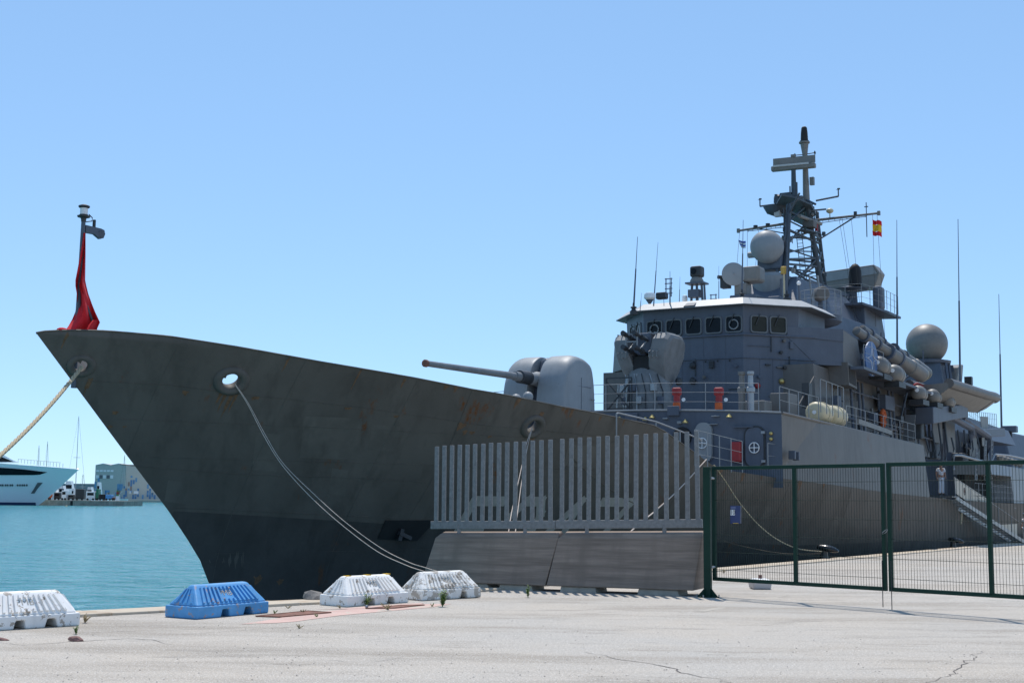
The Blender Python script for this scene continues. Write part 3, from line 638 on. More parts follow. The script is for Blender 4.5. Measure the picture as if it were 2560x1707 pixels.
for k in range(5):
    s = MB(); s.cyl((CU-.95+.1*k,.35*k-.9,CB+.5),(CU-1.0+.1*k,.35*k-.8,CB+1.9-.2*abs(k-2)),.05,n=6); s.build('cable_duct', M['metal'], CW)
s = MB(); fx = CU-1.5                                     # little latticed loading stand
for a_,c_ in (((fx,-1.1,CB),(fx,-1.1,CB+1.7)),((fx,.0,CB),(fx,.0,CB+1.7)),((fx,-1.1,CB+1.7),(fx,.0,CB+1.7)),((fx,-1.1,CB+.4),(fx,0,CB+1.6)),((fx,0,CB+.4),(fx,-1.1,CB+1.6)),((fx,-1.1,CB+.5),(fx,.0,CB+.5)),((fx,-1.1,CB+1.1),(fx,.0,CB+1.1))): s.beam(a_,c_,.05,.05)
s.build('loading_stand', M['dark'], SHIP)
for sg in (-1,1):                                        # handles, ribs and boxes on the mount
    for k in range(4): s = MB(); s.beam((CU-.9+.1*k,sg*(.45+.2*k),zt+1.51+.0*k),(CU+.3,sg*(.45+.2*k),zt+1.53),.04,.05); s.build('mount_rib', M['rail'], CW)
    for k in range(3): s = MB(); s.tube([(CU-.85,sg*(.5+.17*k),zt+.5),(CU-1.0,sg*(.5+.17*k),zt+.55),(CU-1.0,sg*(.5+.17*k),zt+.75),(CU-.85,sg*(.5+.17*k),zt+.8)],.018,5); s.build('handle', M['rail'], CW)
for k in range(10):
    a = math.radians(110+16*k); s = MB(); s.box((CU+1.0*math.cos(a),1.0*math.sin(a),CB+.35+.5*(k%3)),(.22,.22,.3)); s.build('junction_box', M['navy' if k%2 else 'metal'], CW, bevel=.02)
for k in range(6):
    a = math.radians(120+20*k); s = MB(); s.tube([(CU+1.03*math.cos(a),1.03*math.sin(a),CB),(CU+1.03*math.cos(a),1.03*math.sin(a),CB+1.2),(CU+.9*math.cos(a+.2),.9*math.sin(a+.2),CB+1.9)],.025,5); s.build('cable_duct', M['metal' if k%2 else 'dark'], CW)
# ---- bridge tower
BW = 2.3; BU = pv(1858,835,BW)[0]; AN = math.radians(48)
ZL, ZWT, ZWB, ZR, ZK = 8.65, 9.42, 8.74, 10.02, 7.66
def pp(L_, z=0, off=0.): return (BU+L_*math.sin(AN)-off*math.cos(AN), BW+L_*math.cos(AN)+off*math.sin(AN), z)   # along the port facet
LW, LT = 4.75, 3.35                                       # wing end, tower end
def plan(z, Lp, off=0., aft=12.):
    # starboard mirror first, then front, then port facet, then back
    p = pp(Lp,z,off); f = (BU-off, BW+off*.42, z)
    return [(p[0]+aft*.0+3.6,-p[1],z),(p[0],-p[1],z),(f[0],-f[1],z),f,p,(p[0]+3.6,p[1],z)]
s = MB(); s.prism2(plan(4.5,LT), plan(ZK,LT)); s.build('bridge_base', M['navy'], SHIP)
s = MB(); s.prism2(plan(ZK+.003,LT+.05,.0), plan(ZL,LT+.05,.0)); s.build('bridge_wall', M['navy'], SHIP)
s = MB(); s.prism2(plan(ZL+.002,2.6,.0), plan(ZR+.05,2.6,.06)); s.build('bridge_house', M['navy'], SHIP)
s = MB(); pl = plan(ZL,LT+.03,.05); s.tube(pl, .05, 6); s.build('ledge', M['navy'], SHIP)
s = MB(); pl = plan(ZK,LT+.03,.02); s.tube(pl, .03, 6); s.build('ledge', M['navy'], SHIP)
# wing: bulwark panels with depth
def panel(dst, a, b_, c_, d_, th):
    a,b_,c_,d_ = map(Vector,(a,b_,c_,d_)); n_ = (b_-a).cross(d_-a).normalized()*th; dst.hexa([a,b_,c_,d_,a+n_,b_+n_,c_+n_,d_+n_])
s = MB(); panel(s, pp(2.05,ZL+.42,.06), pp(LW,ZL+.42,.06), pp(LW,ZL-.12,.06), pp(2.05,ZL+.02,.06), -.1); WG = s.build('wing_bulwark', M['navy'], SHIP)
s = MB(); panel(s, pp(2.05,ZL-.0,.02), pp(LW,ZL-.12,.02), pp(LW,ZL-1.15,.02), pp(LT,ZL-1.1,.02), -.1); s.build('wing_front', M['navy'], SHIP)
we = pp(LW,0,.02); wl = 3.4
for sg in (1,-1):
    s = MB(); panel(s, (we[0],sg*we[1],ZL+.42),(we[0]+wl*.55,sg*(we[1]+.1),ZL+.15),(we[0]+wl*.72,sg*(we[1]+.1),ZL-1.2),(we[0],sg*we[1],ZL-1.15), -.1*sg); s.build('wing_side', M['side'], SHIP)
s = MB(); s.prism([(we[0]-.1,we[1]-.05,ZL-1.16),(we[0]+7.5,we[1]+.05,ZL-1.45),(we[0]+7.5,2,ZL-1.45),(BU+1.2,2,ZL-1.16),pp(LT-.2,ZL-1.16)],(0,0,.12)); s.build('wing_floor', M['navy'], SHIP)
s = MB(); s.prism([(we[0]-.1,-we[1],ZL-1.16),(we[0]+4,-we[1],ZL-1.2),(BU+1.2,-2,ZL-1.16)],(0,0,.12)); s.build('wing_floor', M['navy'], SHIP)
s = MB(); panel(s,(BU+.2,-2.5,ZL+.4),(we[0],-we[1],ZL+.4),(we[0],-we[1]-.1,ZL-1.),(BU+.3,-2.7,ZL-1.),.1); s.build('wing_front', M['side'], SHIP)
# intake box hung under the wing
c = pv(2124,940,5.6); s = MB(); s.hexa([(c[0]-.5,4.4,c[2]-.42),(c[0]+.7,4.4,c[2]-.42),(c[0]+.75,5.7,c[2]-.52),(c[0]-.45,5.7,c[2]-.42),(c[0]-.6,4.4,c[2]+.6),(c[0]+.6,4.4,c[2]+.5),(c[0]+.55,5.7,c[2]+.42),(c[0]-.6,5.7,c[2]+.55)]); ib = s.build('intake_box', M['side'], SHIP)
s = MB(); panel(s,(c[0]-.36,5.715,c[2]-.32),(c[0]+.62,5.715,c[2]-.4),(c[0]+.45,5.715,c[2]+.34),(c[0]-.46,5.715,c[2]+.44),.02); s.build('intake_opening', M['black'], ib)
# roof with a sloping brim
def roof(z0, z1, o0, o1, Lp):
    return plan(z0,Lp+o0*.6,o0), plan(z1,Lp+o1*.6,o1)
a_, b_ = roof(ZR-.12, ZR+.2, .42, .02, 2.75); s = MB(); s.prism2(a_, b_); s.build('bridge_roof', M['pale'], SHIP)
s = MB(); s.prism2([(p[0],p[1],p[2]-.035) for p in plan(ZR-.12,2.75+.27,.44)], [(p[0],p[1],p[2]+.0) for p in plan(ZR-.123,2.75+.27,.44)]); s.build('roof_edge', M['frame'], SHIP)
# windows
def window(org, ax, w_, h_, out, glass, ring=False):
    ax = Vector(ax); up = Vector((0,0,1)); out = Vector(out); org = Vector(org)
    def rr(w2,h2,r,n=5):
        pl = []
        for cx_,cy_,a0 in ((w2-r,h2-r,0),(-w2+r,h2-r,90),(-w2+r,-h2+r,180),(w2-r,-h2+r,270)):
            for k in range(n): a = math.radians(a0+90*k/(n-1)); pl.append((cx_+r*math.cos(a), cy_+r*math.sin(a)))
        return pl
    A, Bq = rr(w_/2+.06,h_/2+.06,.13), rr(w_/2,h_/2,.1); s_ = MB(); n_ = len(A)
    pt = lambda p,o_: org+ax*p[0]+up*p[1]+out*o_
    s_.loft([[pt(p,-.01) for p in A],[pt(p,.05) for p in A],[pt(p,.05) for p in Bq],[pt(p,-.02) for p in Bq]], cap=False)
    wd = s_.build('window', M['frame'], SHIP, smooth=30)
    s_ = MB(); s_.add([pt(p,.012) for p in Bq], [tuple(range(n_))]); s_.build('pane', glass, wd)
    s_ = MB(); s_.beam(pt((.04,h_/2+.12),.07), pt((-.18,-.05),.06), .03, .03); s_.build('wiper', M['dark'], wd)
    if ring:
        s_ = MB(); rg = []
        for k in range(18):
            a = 2*math.pi*k/18; o_ = pt((.2*math.cos(a),.2*math.sin(a)-.02),.04); t = ax*-math.sin(a)+up*math.cos(a); rg.append(s_.ring(o_,t,.03,5))
        s_.loft(rg+[rg[0]],cap=False); s_.build('spin_ring', M['rail'], wd, smooth=60)
for i in range(5): window((BU-.03,-1.84+.92*i+.06,9.1),(0,1,0),.66,.62,(-1,0,0),M['glass'],i in (0,4))
for L_ in (.72,1.62): window(pp(L_,9.1,.03),(math.sin(AN),math.cos(AN),0),.7,.64,(-math.cos(AN),math.sin(AN),0),M['glass2'])
for L_ in (.72,1.62):
    p = pp(L_,9.1,.03); window((p[0],-p[1],p[2]),(math.sin(AN),-math.cos(AN),0),.7,.64,(-math.cos(AN),-math.sin(AN),0),M['glass2'])
p = pp(2.4,9.1); s = MB(); s.box((p[0]+.6,p[1]+.12,9.15),(.5,.06,.62)); s.build('wing_window', M['glass'], SHIP)
# wall lamps, hydrants and red gear on the tower front
def onb(x,y): return pu(x,y,BU-.06)
for x,y in ((1732,914),(1732,953)):
    c = onb(x,y); s = MB(); s.turn((BU-.02,c[1],c[2]),(-1,0,0),[(0,.14),(.1,.14),(.16,.06)],12); s.build('wall_lamp', M['dark'], SHIP, smooth=30)
for k in range(7):
    s = MB(); s.ball((BU-.05,-1.6+.55*k,ZK-.1),.04,6,4); s.build('bolt', M['dark'], SHIP)
for x,L_,y in ((1893,.62,966),(1957,1.75,950)):
    c = pp(L_, pu(x,y,BU+.8)[2], .04); s = MB(); s.ball(c,.13,10,6); s.build('wall_lamp', M['red'] if x < 1900 else M['brass'], SHIP, smooth=60)
def red_gear(x, y):
    c = pu(x,y,UF+.3); s_ = MB(); s_.box((c[0],c[1],c[2]+.06),(.2,.36,.3)); s_.box((c[0]+.01,c[1],c[2]-.2),(.19,.24,.4)); o = s_.build('lifejacket_bag', M['red'], SHIP, bevel=.07)
    s_ = MB(); s_.box((c[0]-.02,c[1],c[2]-.55),(.18,.26,.45)); s_.build('bag_tail', M['orange'], o, bevel=.05)
    s_ = MB(); s_.turn((c[0]-.12,c[1]+.32,c[2]-.25),(-1,0,0),[(0,.07),(.03,.07)],12); s_.build('tag', M['white'], o)
red_gear(1692,983); red_gear(1797,983)
c = pu(1845,985,UF+1.5)
for dv in (-.15,.18):                                    # ready-use cylinders
    s = MB(); s.turn((c[0],c[1]+dv+.3,4.75),(0,0,1),[(0,.13),(.8,.13),(.86,.17),(1.0,.17),(1.05,.11),(1.45,.1),(1.5,.14),(1.6,.14)],12); s.build('gas_cylinder', M['canister'] if dv < 0 else M['metal'], SHIP, smooth=30)
s = MB(); s.span((UF+3.5,5.2,4.6),(UF+4.6,5.9,5.7)); s.build('deck_locker', M['side'], SHIP, bevel=.03)
s = MB(); c = pv(2018,1000,5.5); s.cyl((c[0]-.4,5.3,c[2]-.2),(c[0]+.9,5.5,c[2]+1.0),.05,n=8); s.box((c[0]+.3,5.4,c[2]+.2),(.4,.3,1.)); s.build('pedestal_gun', M['dark'], SHIP)
s = MB(); s.span((UF+2.4,4.6,4.6),(UF+3.2,5.4,5.35)); s.build('deck_locker', M['canister'], SHIP, bevel=.03)
# ---- bridge-roof gear
RT = ZR+.2
def roofpt(x, v): p = pv(x, 760, v); return (p[0], v, RT)
def whip(x0, y0, x1, y1, v, r=.03, base=True, par=SHIP, steps=None):
    a = pv(x0,y0,v); c = pv(x1,y1,v); s_ = MB(); a = Vector(a); c = Vector(c)
    m1 = a.lerp(c,.55); s_.tube([a, m1, m1, c],[r,r*.7,r*.45,r*.25],6); o = s_.build('whip_antenna', M['navy'], par, smooth=60)
    if base:
        s_ = MB(); s_.turn(a-Vector((0,0,.25)),(0,0,1),[(0,.16),(.15,.16),(.2,.1),(.26,.08),(.28,.13),(.33,.13),(.36,.05),(.5,.04)],12); s_.build('antenna_base', M['dark'], o, smooth=30)
    return o
whip(1584,772,1594,592,-1.5,.045); whip(1634,765,1645,606,-1.2,.03,False); whip(1675,760,1675,678,-1,.035,False); whip(1600,778,1604,732,-1.6,.02,False); whip(1660,765,1659,730,-1.,.015,False); whip(1698,762,1700,692,-.8,.02,False); whip(1797,750,1797,665,.3,.02,False)
whip(1855,738,1858,550,1.9,.04); whip(1967,740,1968,600,2.4,.05)
for x,y,r_ in ((1624,742,.24),(1712,748,.12)):
    c = pv(x,y,-1.); s = MB(); s.turn((c[0],c[1],c[2]-.12),(0,0,1),[(0,r_*.7),(.06,r_),(.2,r_),(.27,r_*.85),(.3,r_*.3)],18); o = s.build('radome', M['white'], SHIP, smooth=35)
    s = MB(); s.cyl((c[0],c[1],RT-.1),(c[0],c[1],c[2]-.1),.05,n=8); s.turn((c[0],c[1],c[2]-.3),(0,0,1),[(0,.05),(.18,r_*.7)],12); s.build('radome_post', M['navy'], o)
for x in (1679,1790):
    c = pv(x,760,-.3); s = MB()
    for dv in (-.12,.12): s.cyl((c[0]-.3,c[1]+dv,RT-.05),(c[0]-.3,c[1]+dv,RT+.75),.025,n=6)
    for dz in (.1,.3,.52,.72): s.cyl((c[0]-.3,c[1]-.17,RT+dz),(c[0]-.3,c[1]+.17,RT+dz),.022,n=6)
    s.build('antenna_rack', M['navy'], SHIP)
# optical director on its stand
c = pv(1742,700,-.4); z0 = RT
s = MB(); 
for dv in (-.28,.0,.28): s.cyl((c[0],c[1]+dv,z0),(c[0],c[1]+dv*.8,z0+1.0),.06,n=8)
s.box((c[0],c[1],z0+1.0),(.7,.85,.07)); s.box((c[0],c[1]-.1,z0+.55),(.4,.5,.35)); s.beam((c[0],c[1]+.4,z0),(c[0],c[1]+.35,z0+1.02),.07,.07); OD = s.build('optical_director', M['navy'], SHIP)
s = MB(); s.turn((c[0],c[1],z0+1.03),(0,0,1),[(0,.3),(.1,.3),(.25,.22)],14); s.build('turntable', M['canister'], OD, smooth=30)
s = MB(); s.box((c[0],c[1]+.02,z0+1.52),(.5,.55,.5)); s.build('sight_head', M['dark'], OD, bevel=.1)
s = MB(); s.turn((c[0]-.26,c[1]-.05,z0+1.52),(-1,0,0),[(0,.13),(.04,.13)],14); s.build('lens', M['glass'], OD)
s = MB(); c = pv(1655,770,-1.); s.box((c[0],c[1],RT+.16),(.3,.5,.3)); s.build('horn', M['dark'], SHIP, bevel=.06)
s = MB(); c = pv(1752,768,.0); a0 = BU-.38; s.hexa([(a0-.02,c[1]-.25,ZR-.1),(a0+.4,c[1]-.25,ZR+.13),(a0+.4,c[1]+.3,ZR+.13),(a0-.02,c[1]+.3,ZR-.1),(a0-.06,c[1]-.2,ZR-.06),(a0+.36,c[1]-.2,ZR+.17),(a0+.36,c[1]+.25,ZR+.17),(a0-.06,c[1]+.25,ZR-.06)]); s.build('roof_hatch', M['navy'], SHIP)
# ---- mast house and directors
MU = 45.5
s = MB(); s.prism2([(39.2,-2.4,ZR),(39.2,2.2,ZR),(53,3.0,ZR),(53,-3.,ZR)],[(39.6,-2.2,11.05),(39.6,2.0,11.05),(53,2.8,11.05),(53,-2.8,11.05)]); s.build('mast_house', M['navy'], SHIP, bevel=.04)
s = MB(); s.prism2([(42.6,-1.9,11.),(42.6,1.8,11.),(53,2.4,11.),(53,-2.,11.)],[(44.2,-1.3,12.7),(44.2,1.3,12.7),(52,1.4,12.7),(52,-1.3,12.7)]); s.build('mast_house', M['navy'], SHIP, bevel=.04)
s = MB(); s.span((40.,1.9,11.05),(40.5,2.0,11.9)); s.build('vent_trunk', M['navy'], SHIP)
def dish(x, y, v, rpx, par=SHIP, base_z=11., face=(-1,.55,.02)):
    c = Vector(pv(x,y,v)); r_ = rpx/ (F/ (ship(*c).y)); t = Vector(face).normalized()
    s_ = MB(); s_.turn(c,t,[(-.32,r_*.35),(-.25,r_*.8),(-.1,r_*.98),(-.04,r_)]+([(0,r_*.99),(r_*.2,r_*.9),(r_*.38,r_*.7),(r_*.5,r_*.45),(r_*.57,r_*.2),(r_*.6,.02)] if rpx > 35 else [(0,r_*.995),(.05,r_*.75),(.08,r_*.4),(.09,r_*.08),(.13,r_*.06),(.14,.01)]),36); o = s_.build('director_dish', M['navy2'], par, smooth=40)
    return o, c, r_
o, c, r_ = dish(1918,617,0.,43)
s = MB(); b0 = c+Vector((.6,0,0)); s.turn((b0.x,b0.y,11.0),(0,0,1),[(0,.95),(.35,.95),(.36,.62),(.75,.62),(.8,.72),(1.35,.95),(1.7,1.0),(1.72,.85),(1.9,.75)],24); s.build('director_pedestal', M['navy2'], o, smooth=35)
s = MB(); s.box(b0+Vector((.1,0,-.35)),(.9,1.3,1.5)); s.build('director_yoke', M['navy'], o, bevel=.1)
s = MB(); s.cyl(c+Vector((.2,-r_*.9,-.3)),c+Vector((.2,-r_*1.25,-.3)),.16,n=12); s.build('tracking_camera', M['navy2'], o)
s = MB()
for k in range(6):
    a = k*math.pi/3; s.cyl((b0.x+.95*math.cos(a),b0.y+.95*math.sin(a),11.),(b0.x+.62*math.cos(a),b0.y+.62*math.sin(a),11.8),.05,n=6)
s.build('pedestal_struts', M['navy'], o)
o, c, r_ = dish(1834,685,0.,30,face=(-1,.62,.02))
s = MB(); b0 = c+Vector((.4,.35,0)); s.box(b0+Vector((.3,.35,.0)),(.9,.9,.75)); s.build('director_body', M['canister'], o, bevel=.14)
s = MB(); s.box(b0+Vector((.1,-.1,-.75)),(.7,.6,.7)); s.build('director_yoke', M['canister'], o, bevel=.06)
s = MB(); s.box(b0+Vector((.1,.1,-1.25)),(1.1,1.3,.5)); s.box(b0+Vector((.1,-.1,-1.6)),(1.5,1.9,.4)); s.box(b0+Vector((-.3,-1.0,-1.55)),(.4,.5,.2)); s.build('director_base', M['navy'], o, bevel=.05)
s = MB(); s.box(c+Vector((.25,-r_*.9,-.35)),(.4,.4,.5)); s.cyl(c+Vector((.1,-r_*1.0,-.1)),c+Vector((-.1,-r_*1.35,-.1)),.09,n=8); s.build('tracking_camera', M['dark'], o)
s = MB(); c = pv(1960,682,2.2); s.turn((c[0],c[1],c[2]-.05),(0,0,1),[(0,.16),(.06,.15),(.3,.15),(.34,.12)],16); o = s.build('beacon', M['yellow'], SHIP, smooth=35)
s = MB(); s.cyl((c[0],c[1],c[2]-1.6),(c[0],c[1],c[2]-.05),.045,n=8); s.build('beacon_post', M['cream'], o)
c = pv(1997,708,3.); s = MB(); s.cyl((c[0],c[1],c[2]-1.4),c,.04,n=8); o = s.build('lamp_post', M['navy'], SHIP); s = MB(); s.ball(c,.1,10,8); s.build('lamp_globe', M['white'], o, smooth=60)
# ---- lattice mast
LF = [Vector(pv(1962,735,.9)), Vector(pv(1966,735,-.6)), Vector(pv(2054,728,.9)), Vector(pv(2064,728,-.7))]
LT_ = [Vector(pv(1972,512,.55)), Vector(pv(1966,520,-.5)), Vector(pv(2016,500,.55)), Vector(pv(2042,530,-.5))]
MAST = None
for i,(a_,c_) in enumerate(zip(LF,LT_)):
    s = MB(); s.cyl(a_,c_,.17 if i != 3 else .12,.13 if i != 3 else .1,n=10)
    if MAST is None: MAST = s.build('lattice_mast', M['mast'], SHIP, smooth=40)
    else: s.build('mast_leg', M['mast'], MAST, smooth=40)
def leg(i,t): return LF[i].lerp(LT_[i],t)
pairs = [(0,2),(1,3),(0,1),(2,3)]
br = [(0,.38,2,.36),(0,.33,2,.27),(0,.3,2,.02),(0,.2,2,.0),(2,.35,0,.02),(0,.6,2,.66),(0,.72,2,.55),(0,.55,2,.78),(0,.8,2,.95),(1,.4,3,.36),(1,.75,3,.6),(1,.2,3,.0),(0,.3,3,.1),(2,.3,3,.5),(2,.6,3,.4),(2,.8,3,.9),(0,.5,1,.7),(0,.9,1,.7),(0,.1,1,.4),(1,.66,3,.66),(0,.66,1,.66),(2,.66,3,.66),(0,.93,2,.75),(1,.1,3,.38)]
for i,ti,k,tk in br:
    s = MB(); s.cyl(leg(i,ti),leg(k,tk),.06,n=7); s.build('mast_brace', M['mast'], MAST, smooth=40)
s = MB()                                                  # ladder up the mast
la, lb = leg(2,.02)+Vector((-1.2,-.5,0)), leg(2,.66)+Vector((-.6,-.5,0))
for dv in (-.15,.15): s.cyl(la+Vector((0,dv,0)),lb+Vector((0,dv,0)),.02,n=5)
for k in range(18): p = la.lerp(lb,k/17); s.cyl(p+Vector((0,-.15,0)),p+Vector((0,.15,0)),.014,n=5)
s.build('mast_ladder', M['mast'], MAST)
zP = LT_[0].z; uP = LT_[0].x
s = MB(); q = [Vector(pv(x,y,v)) for x,y,v in ((1925,500,-1.1),(1962,484,-1.3),(2012,484,-1.2),(2050,520,.6),(2035,548,1.2),(1990,516,1.0),(1945,512,.5))]
qc = sum(q,Vector())/len(q); q = [Vector((lerp(qc.x,p.x,.82),lerp(qc.y,p.y,.85),zP+.35)) for p in q]; s.prism(q,(0,0,.09)); s.build('mast_platform', M['mast'], MAST)
for i in range(4):
    s = MB(); s.cyl(LT_[i], Vector((lerp(LT_[i].x,uP+1,.3),LT_[i].y*2.2,zP+.4)), .06, n=6); s.build('platform_bracket', M['mast'], MAST)
    s = MB(); s.cyl(leg(i,.88),(leg(i,.95).x+(.8 if i > 1 else -.5),leg(i,1).y*2.4,zP+.4),.05,n=6); s.build('platform_bracket', M['mast'], MAST)
a_ = Vector(pv(1938,514,-.8)); s = MB(); s.turn((a_.x,a_.y,zP-.1),(0,0,1),[(0,.1),(.15,.45),(.45,.62),(.5,.62)],14); s.build('lamp_tub', M['mast'], MAST, smooth=30)
s = MB(); s.box((a_.x-.2,a_.y+.2,zP-.05),(.3,.3,.3)); s.build('mast_lamp', M['pale'], MAST)
pm0 = Vector(pv(2016,496,.1)); pm1 = Vector(pv(2013,404,.1)); pm2 = Vector(pv(2011,360,.1)); pm3 = Vector(pv(2011,322,.1))
s = MB(); s.tube([pm0-Vector((0,0,.3)),pm1,pm1.lerp(pm2,.4),pm2],[.19,.14,.14,.22],14); s.turn(pm2,(0,0,1),[(0,.22),(.03,.29),(.1,.29),(.12,.22)],16); s.build('pole_mast', M['canister'], MAST, smooth=35)
s = MB(); s.turn(pm2+Vector((0,0,.1)),(0,0,1),[(0,.24),(.06,.24),(.08,.2),(.5,.18),(.78,.15),(.84,.1),(.86,.03)],18); s.build('mast_top_antenna', M['black'], MAST, smooth=35)
for sg in (-1,1):
    c_ = pm1.lerp(pm2,.4)+Vector((0,sg*.55,.02)); s = MB(); s.cyl(pm1.lerp(pm2,.4),c_,.025,n=6); s.turn(c_,(0,sg,0),[(-.05,.03),(0,.12),(.05,.03)],10); s.build('mast_arm', M['dark'], MAST)
s = MB(); s.box(pm0+Vector((.0,.33,.9)),(.22,.22,.42)); s.build('junction_box', M['canister'], MAST)
# surveillance radar: long grooved bar
ra, rb = Vector(pu(1929,424,pm0.x-.9)), Vector(pu(2038,412,pm0.x-.9)); rb.z = ra.z = (ra.z+rb.z)/2+.02
rb = Vector((ra.x+.25, ra.y+2.35, ra.z)); cR = (ra+rb)/2
s = MB(); s.beam(ra-Vector((0,.0,0)),rb,.36,.26); RD = s.build('radar_bar', M['canister'], MAST, bevel=.05)
s = MB(); s.beam(ra+Vector((-.2,.15,.1)),rb+Vector((-.2,-.3,.1)),.12,.1); s.build('radar_feed', M['pale'], RD)
s = MB(); s.beam(ra+Vector((.12,.05,.4)),rb+Vector((.12,-.05,.4)),.05,.4); s.box(cR+Vector((.1,-.05,.66)),(.1,.22,.14)); s.build('radar_back', M['canister'], RD)
s = MB(); s.cyl((cR.x,cR.y,zP+.45),(cR.x,cR.y,cR.z-.1),.16,.12,n=12); s.turn((cR.x,cR.y,zP+.45),(0,0,1),[(0,.32),(.25,.28),(.3,.18)],14); s.box((cR.x-.1,cR.y-.4,zP+1.35),(.3,.6,.15)); s.box((cR.x,cR.y+.3,zP+1.1),(.2,.35,.2)); s.build('radar_pedestal', M['mast'], RD, smooth=30)
c = Vector((cR.x+.2, cR.y-.95, zP+.5)); s = MB(); s.turn(c,(0,0,1),[(0,.22),(.2,.2),(.22,.17),(.5,.17),(.52,.24),(.85,.22),(.95,.1)],14); s.build('mast_lamp', M['dark'], MAST, smooth=30)
s = MB(); s.turn(c+Vector((0,0,.24)),(0,0,1),[(0,.178),(.24,.178)],14); s.build('lamp_lens', M['pale'], MAST)
# yards
Y0, Y1 = Vector(pv(1960,560,-.5)), Vector(pu(1846,577,pv(1960,560,-.5)[0]))
Y2, Y3 = Vector(pv(2045,550,.6)), Vector(pu(2197,533,pv(2045,550,.6)[0]))
def yard(a_, c_, nm):
    s_ = MB(); s_.cyl(a_,c_,.075,.06,n=8); s_.cyl(a_-Vector((0,0,.18)),a_.lerp(c_,.8)-Vector((0,0,.1)),.02,n=5)
    for k in range(8): p = a_.lerp(c_,.1*k+.08); s_.cyl(p,p-Vector((0,0,.14)),.014,n=4)
    s_.box(c_,(.14,.14,.22)); return s_.build(nm, M['canister'], MAST)
yard(Y0,Y1,'yard'); yard(Y2,Y3,'yard')
s = MB(); s.cyl(Y2-Vector((0,.1,1.15)), Y2.lerp(Y3,.62)-Vector((0,0,.05)), .04, n=6); s.cyl(Y0-Vector((0,0,.5)),Y0.lerp(Y1,.6),.035,n=6); s.build('yard_brace', M['mast'], MAST)
p = Y2.lerp(Y3,.2); s = MB(); s.ball(p+Vector((0,0,.42)),.2,14,6,(1,1,.7)); s.cyl(p,p+Vector((0,0,.4)),.03,n=6); s.build('satellite_dome', M['cream'], MAST, smooth=60)
p = Y2.lerp(Y3,.62); s = MB(); s.cyl(p,p+Vector((0,0,.22)),.09,n=10); s.build('yard_lamp', M['dark'], MAST)
p = Y2.lerp(Y3,.8); s = MB(); s.cyl(p-Vector((0,0,1.2)),p+Vector((0,0,.65)),.025,n=5); s.cyl(p+Vector((0,-.1,.42)),p+Vector((0,.1,.42)),.03,n=5); s.build('dipole', M['mast'], MAST)
for k in (.35,.62): p = Y0.lerp(Y1,k); s = MB(); s.cyl(p,p+Vector((0,0,.15)),.12,n=10); s.build('yard_lamp', M['dark'], MAST)
# signal halyards
s = MB()
for t_,x,y in ((.97,2216,740),(.9,2190,700),(.55,2155,660),(.35,2140,652),(.4,2145,655)): p = Y2.lerp(Y3,t_); e = Vector(pv(x,y+160,2.2)); s.cyl(p,e,.009,n=4)
for t_,x in ((.97,1838),(.8,1868),(.55,1885)): p = Y0.lerp(Y1,t_); e = Vector(pv(x,715,-.2)); s.cyl(p,e,.009,n=4)
stuff(s.build('halyards', M['dark'], MAST))
# wind gauges on arms
for (x0,y0,x1,y1,h_) in ((1940,511,1900,516,-1),(2040,502,2096,491,1)):
    a_ = Vector(pu(x0,y0,pm0.x)); c_ = Vector(pu(x1,y1,pm0.x)); s = MB(); s.cyl(a_,c_,.05,n=6); s.cyl(c_,c_+Vector((0,0,.36)),.035,n=6); s.box(c_+Vector((0,.02,.4)),(.06,.14,.08)); s.cyl(c_+Vector((0,-.12,.36)),c_+Vector((0,.04,.38)),.012,n=4); s.build('wind_gauge', M['mast'], MAST)
s = MB(); a_ = leg(0,.68)+Vector((-.3,-.2,0)); c_ = Vector(pv(2048,560,.6)); s.cyl(Vector(pv(1998,540,.9)),Vector(pv(2052,560,.9)),.1,n=8); s.build('spare_spar', M['canister'], MAST)
s = MB(); c_ = Vector(pv(2024,562,.9)); s.box(c_,(.55,.6,.36)); s.build('mast_box', M['side'], MAST, bevel=.03)
s = MB(); s.beam(c_+Vector((-1.3,0,-.5)),c_+Vector((.9,0,-.3)),.5,.06); s.build('mast_shelf', M['mast'], MAST)
s = MB(); c_ = leg(2,.72)+Vector((.35,.2,0)); s.box(c_,(.12,.14,.5)); s.build('mast_panel', M['red'], MAST)
# small aerials, cables and lamps crowding the mast
rn = random.Random(5)
for k in range(26):
    i = rn.randrange(4); p = leg(i,rn.uniform(.05,1.)); o_ = Vector((rn.uniform(-.35,.35),rn.choice((-1,1))*rn.uniform(.15,.4),0)); s = MB(); s.cyl(p,p+o_,.025,n=5)
    q_ = p+o_
    if k%3 == 0: s.cyl(q_-Vector((0,0,.1)),q_+Vector((0,0,rn.uniform(.3,.8))),.022,n=5)
    elif k%3 == 1: s.box(q_,(.18,.16,.22))
    else: s.turn(q_-Vector((0,0,.08)),(0,0,1),[(0,.05),(.03,.09),(.14,.09),(.18,.04)],8)
    s.build('mast_fitting', M['mast'] if k%4 else M['canister'], MAST)
for i in range(4):
    for d_ in (-.2,.2): s = MB(); s.tube([leg(i,t_)+Vector((d_,.05*math.sin(t_*20),0)) for t_ in [j/10 for j in range(11)]],.022,4); s.build('mast_cable', M['dark'], MAST)
for k,(i,ti,j,tj) in enumerate(((0,.45,2,.5),(0,.5,2,.36),(1,.5,3,.5),(0,.82,3,.7),(1,.85,2,.9),(0,.12,3,.28),(1,.3,2,.2),(2,.12,3,.3),(2,.45,3,.2),(0,.62,1,.5),(0,.4,1,.2))):
    s = MB(); s.cyl(leg(i,ti),leg(j,tj),.04,n=6); s.build('mast_brace', M['mast'], MAST)
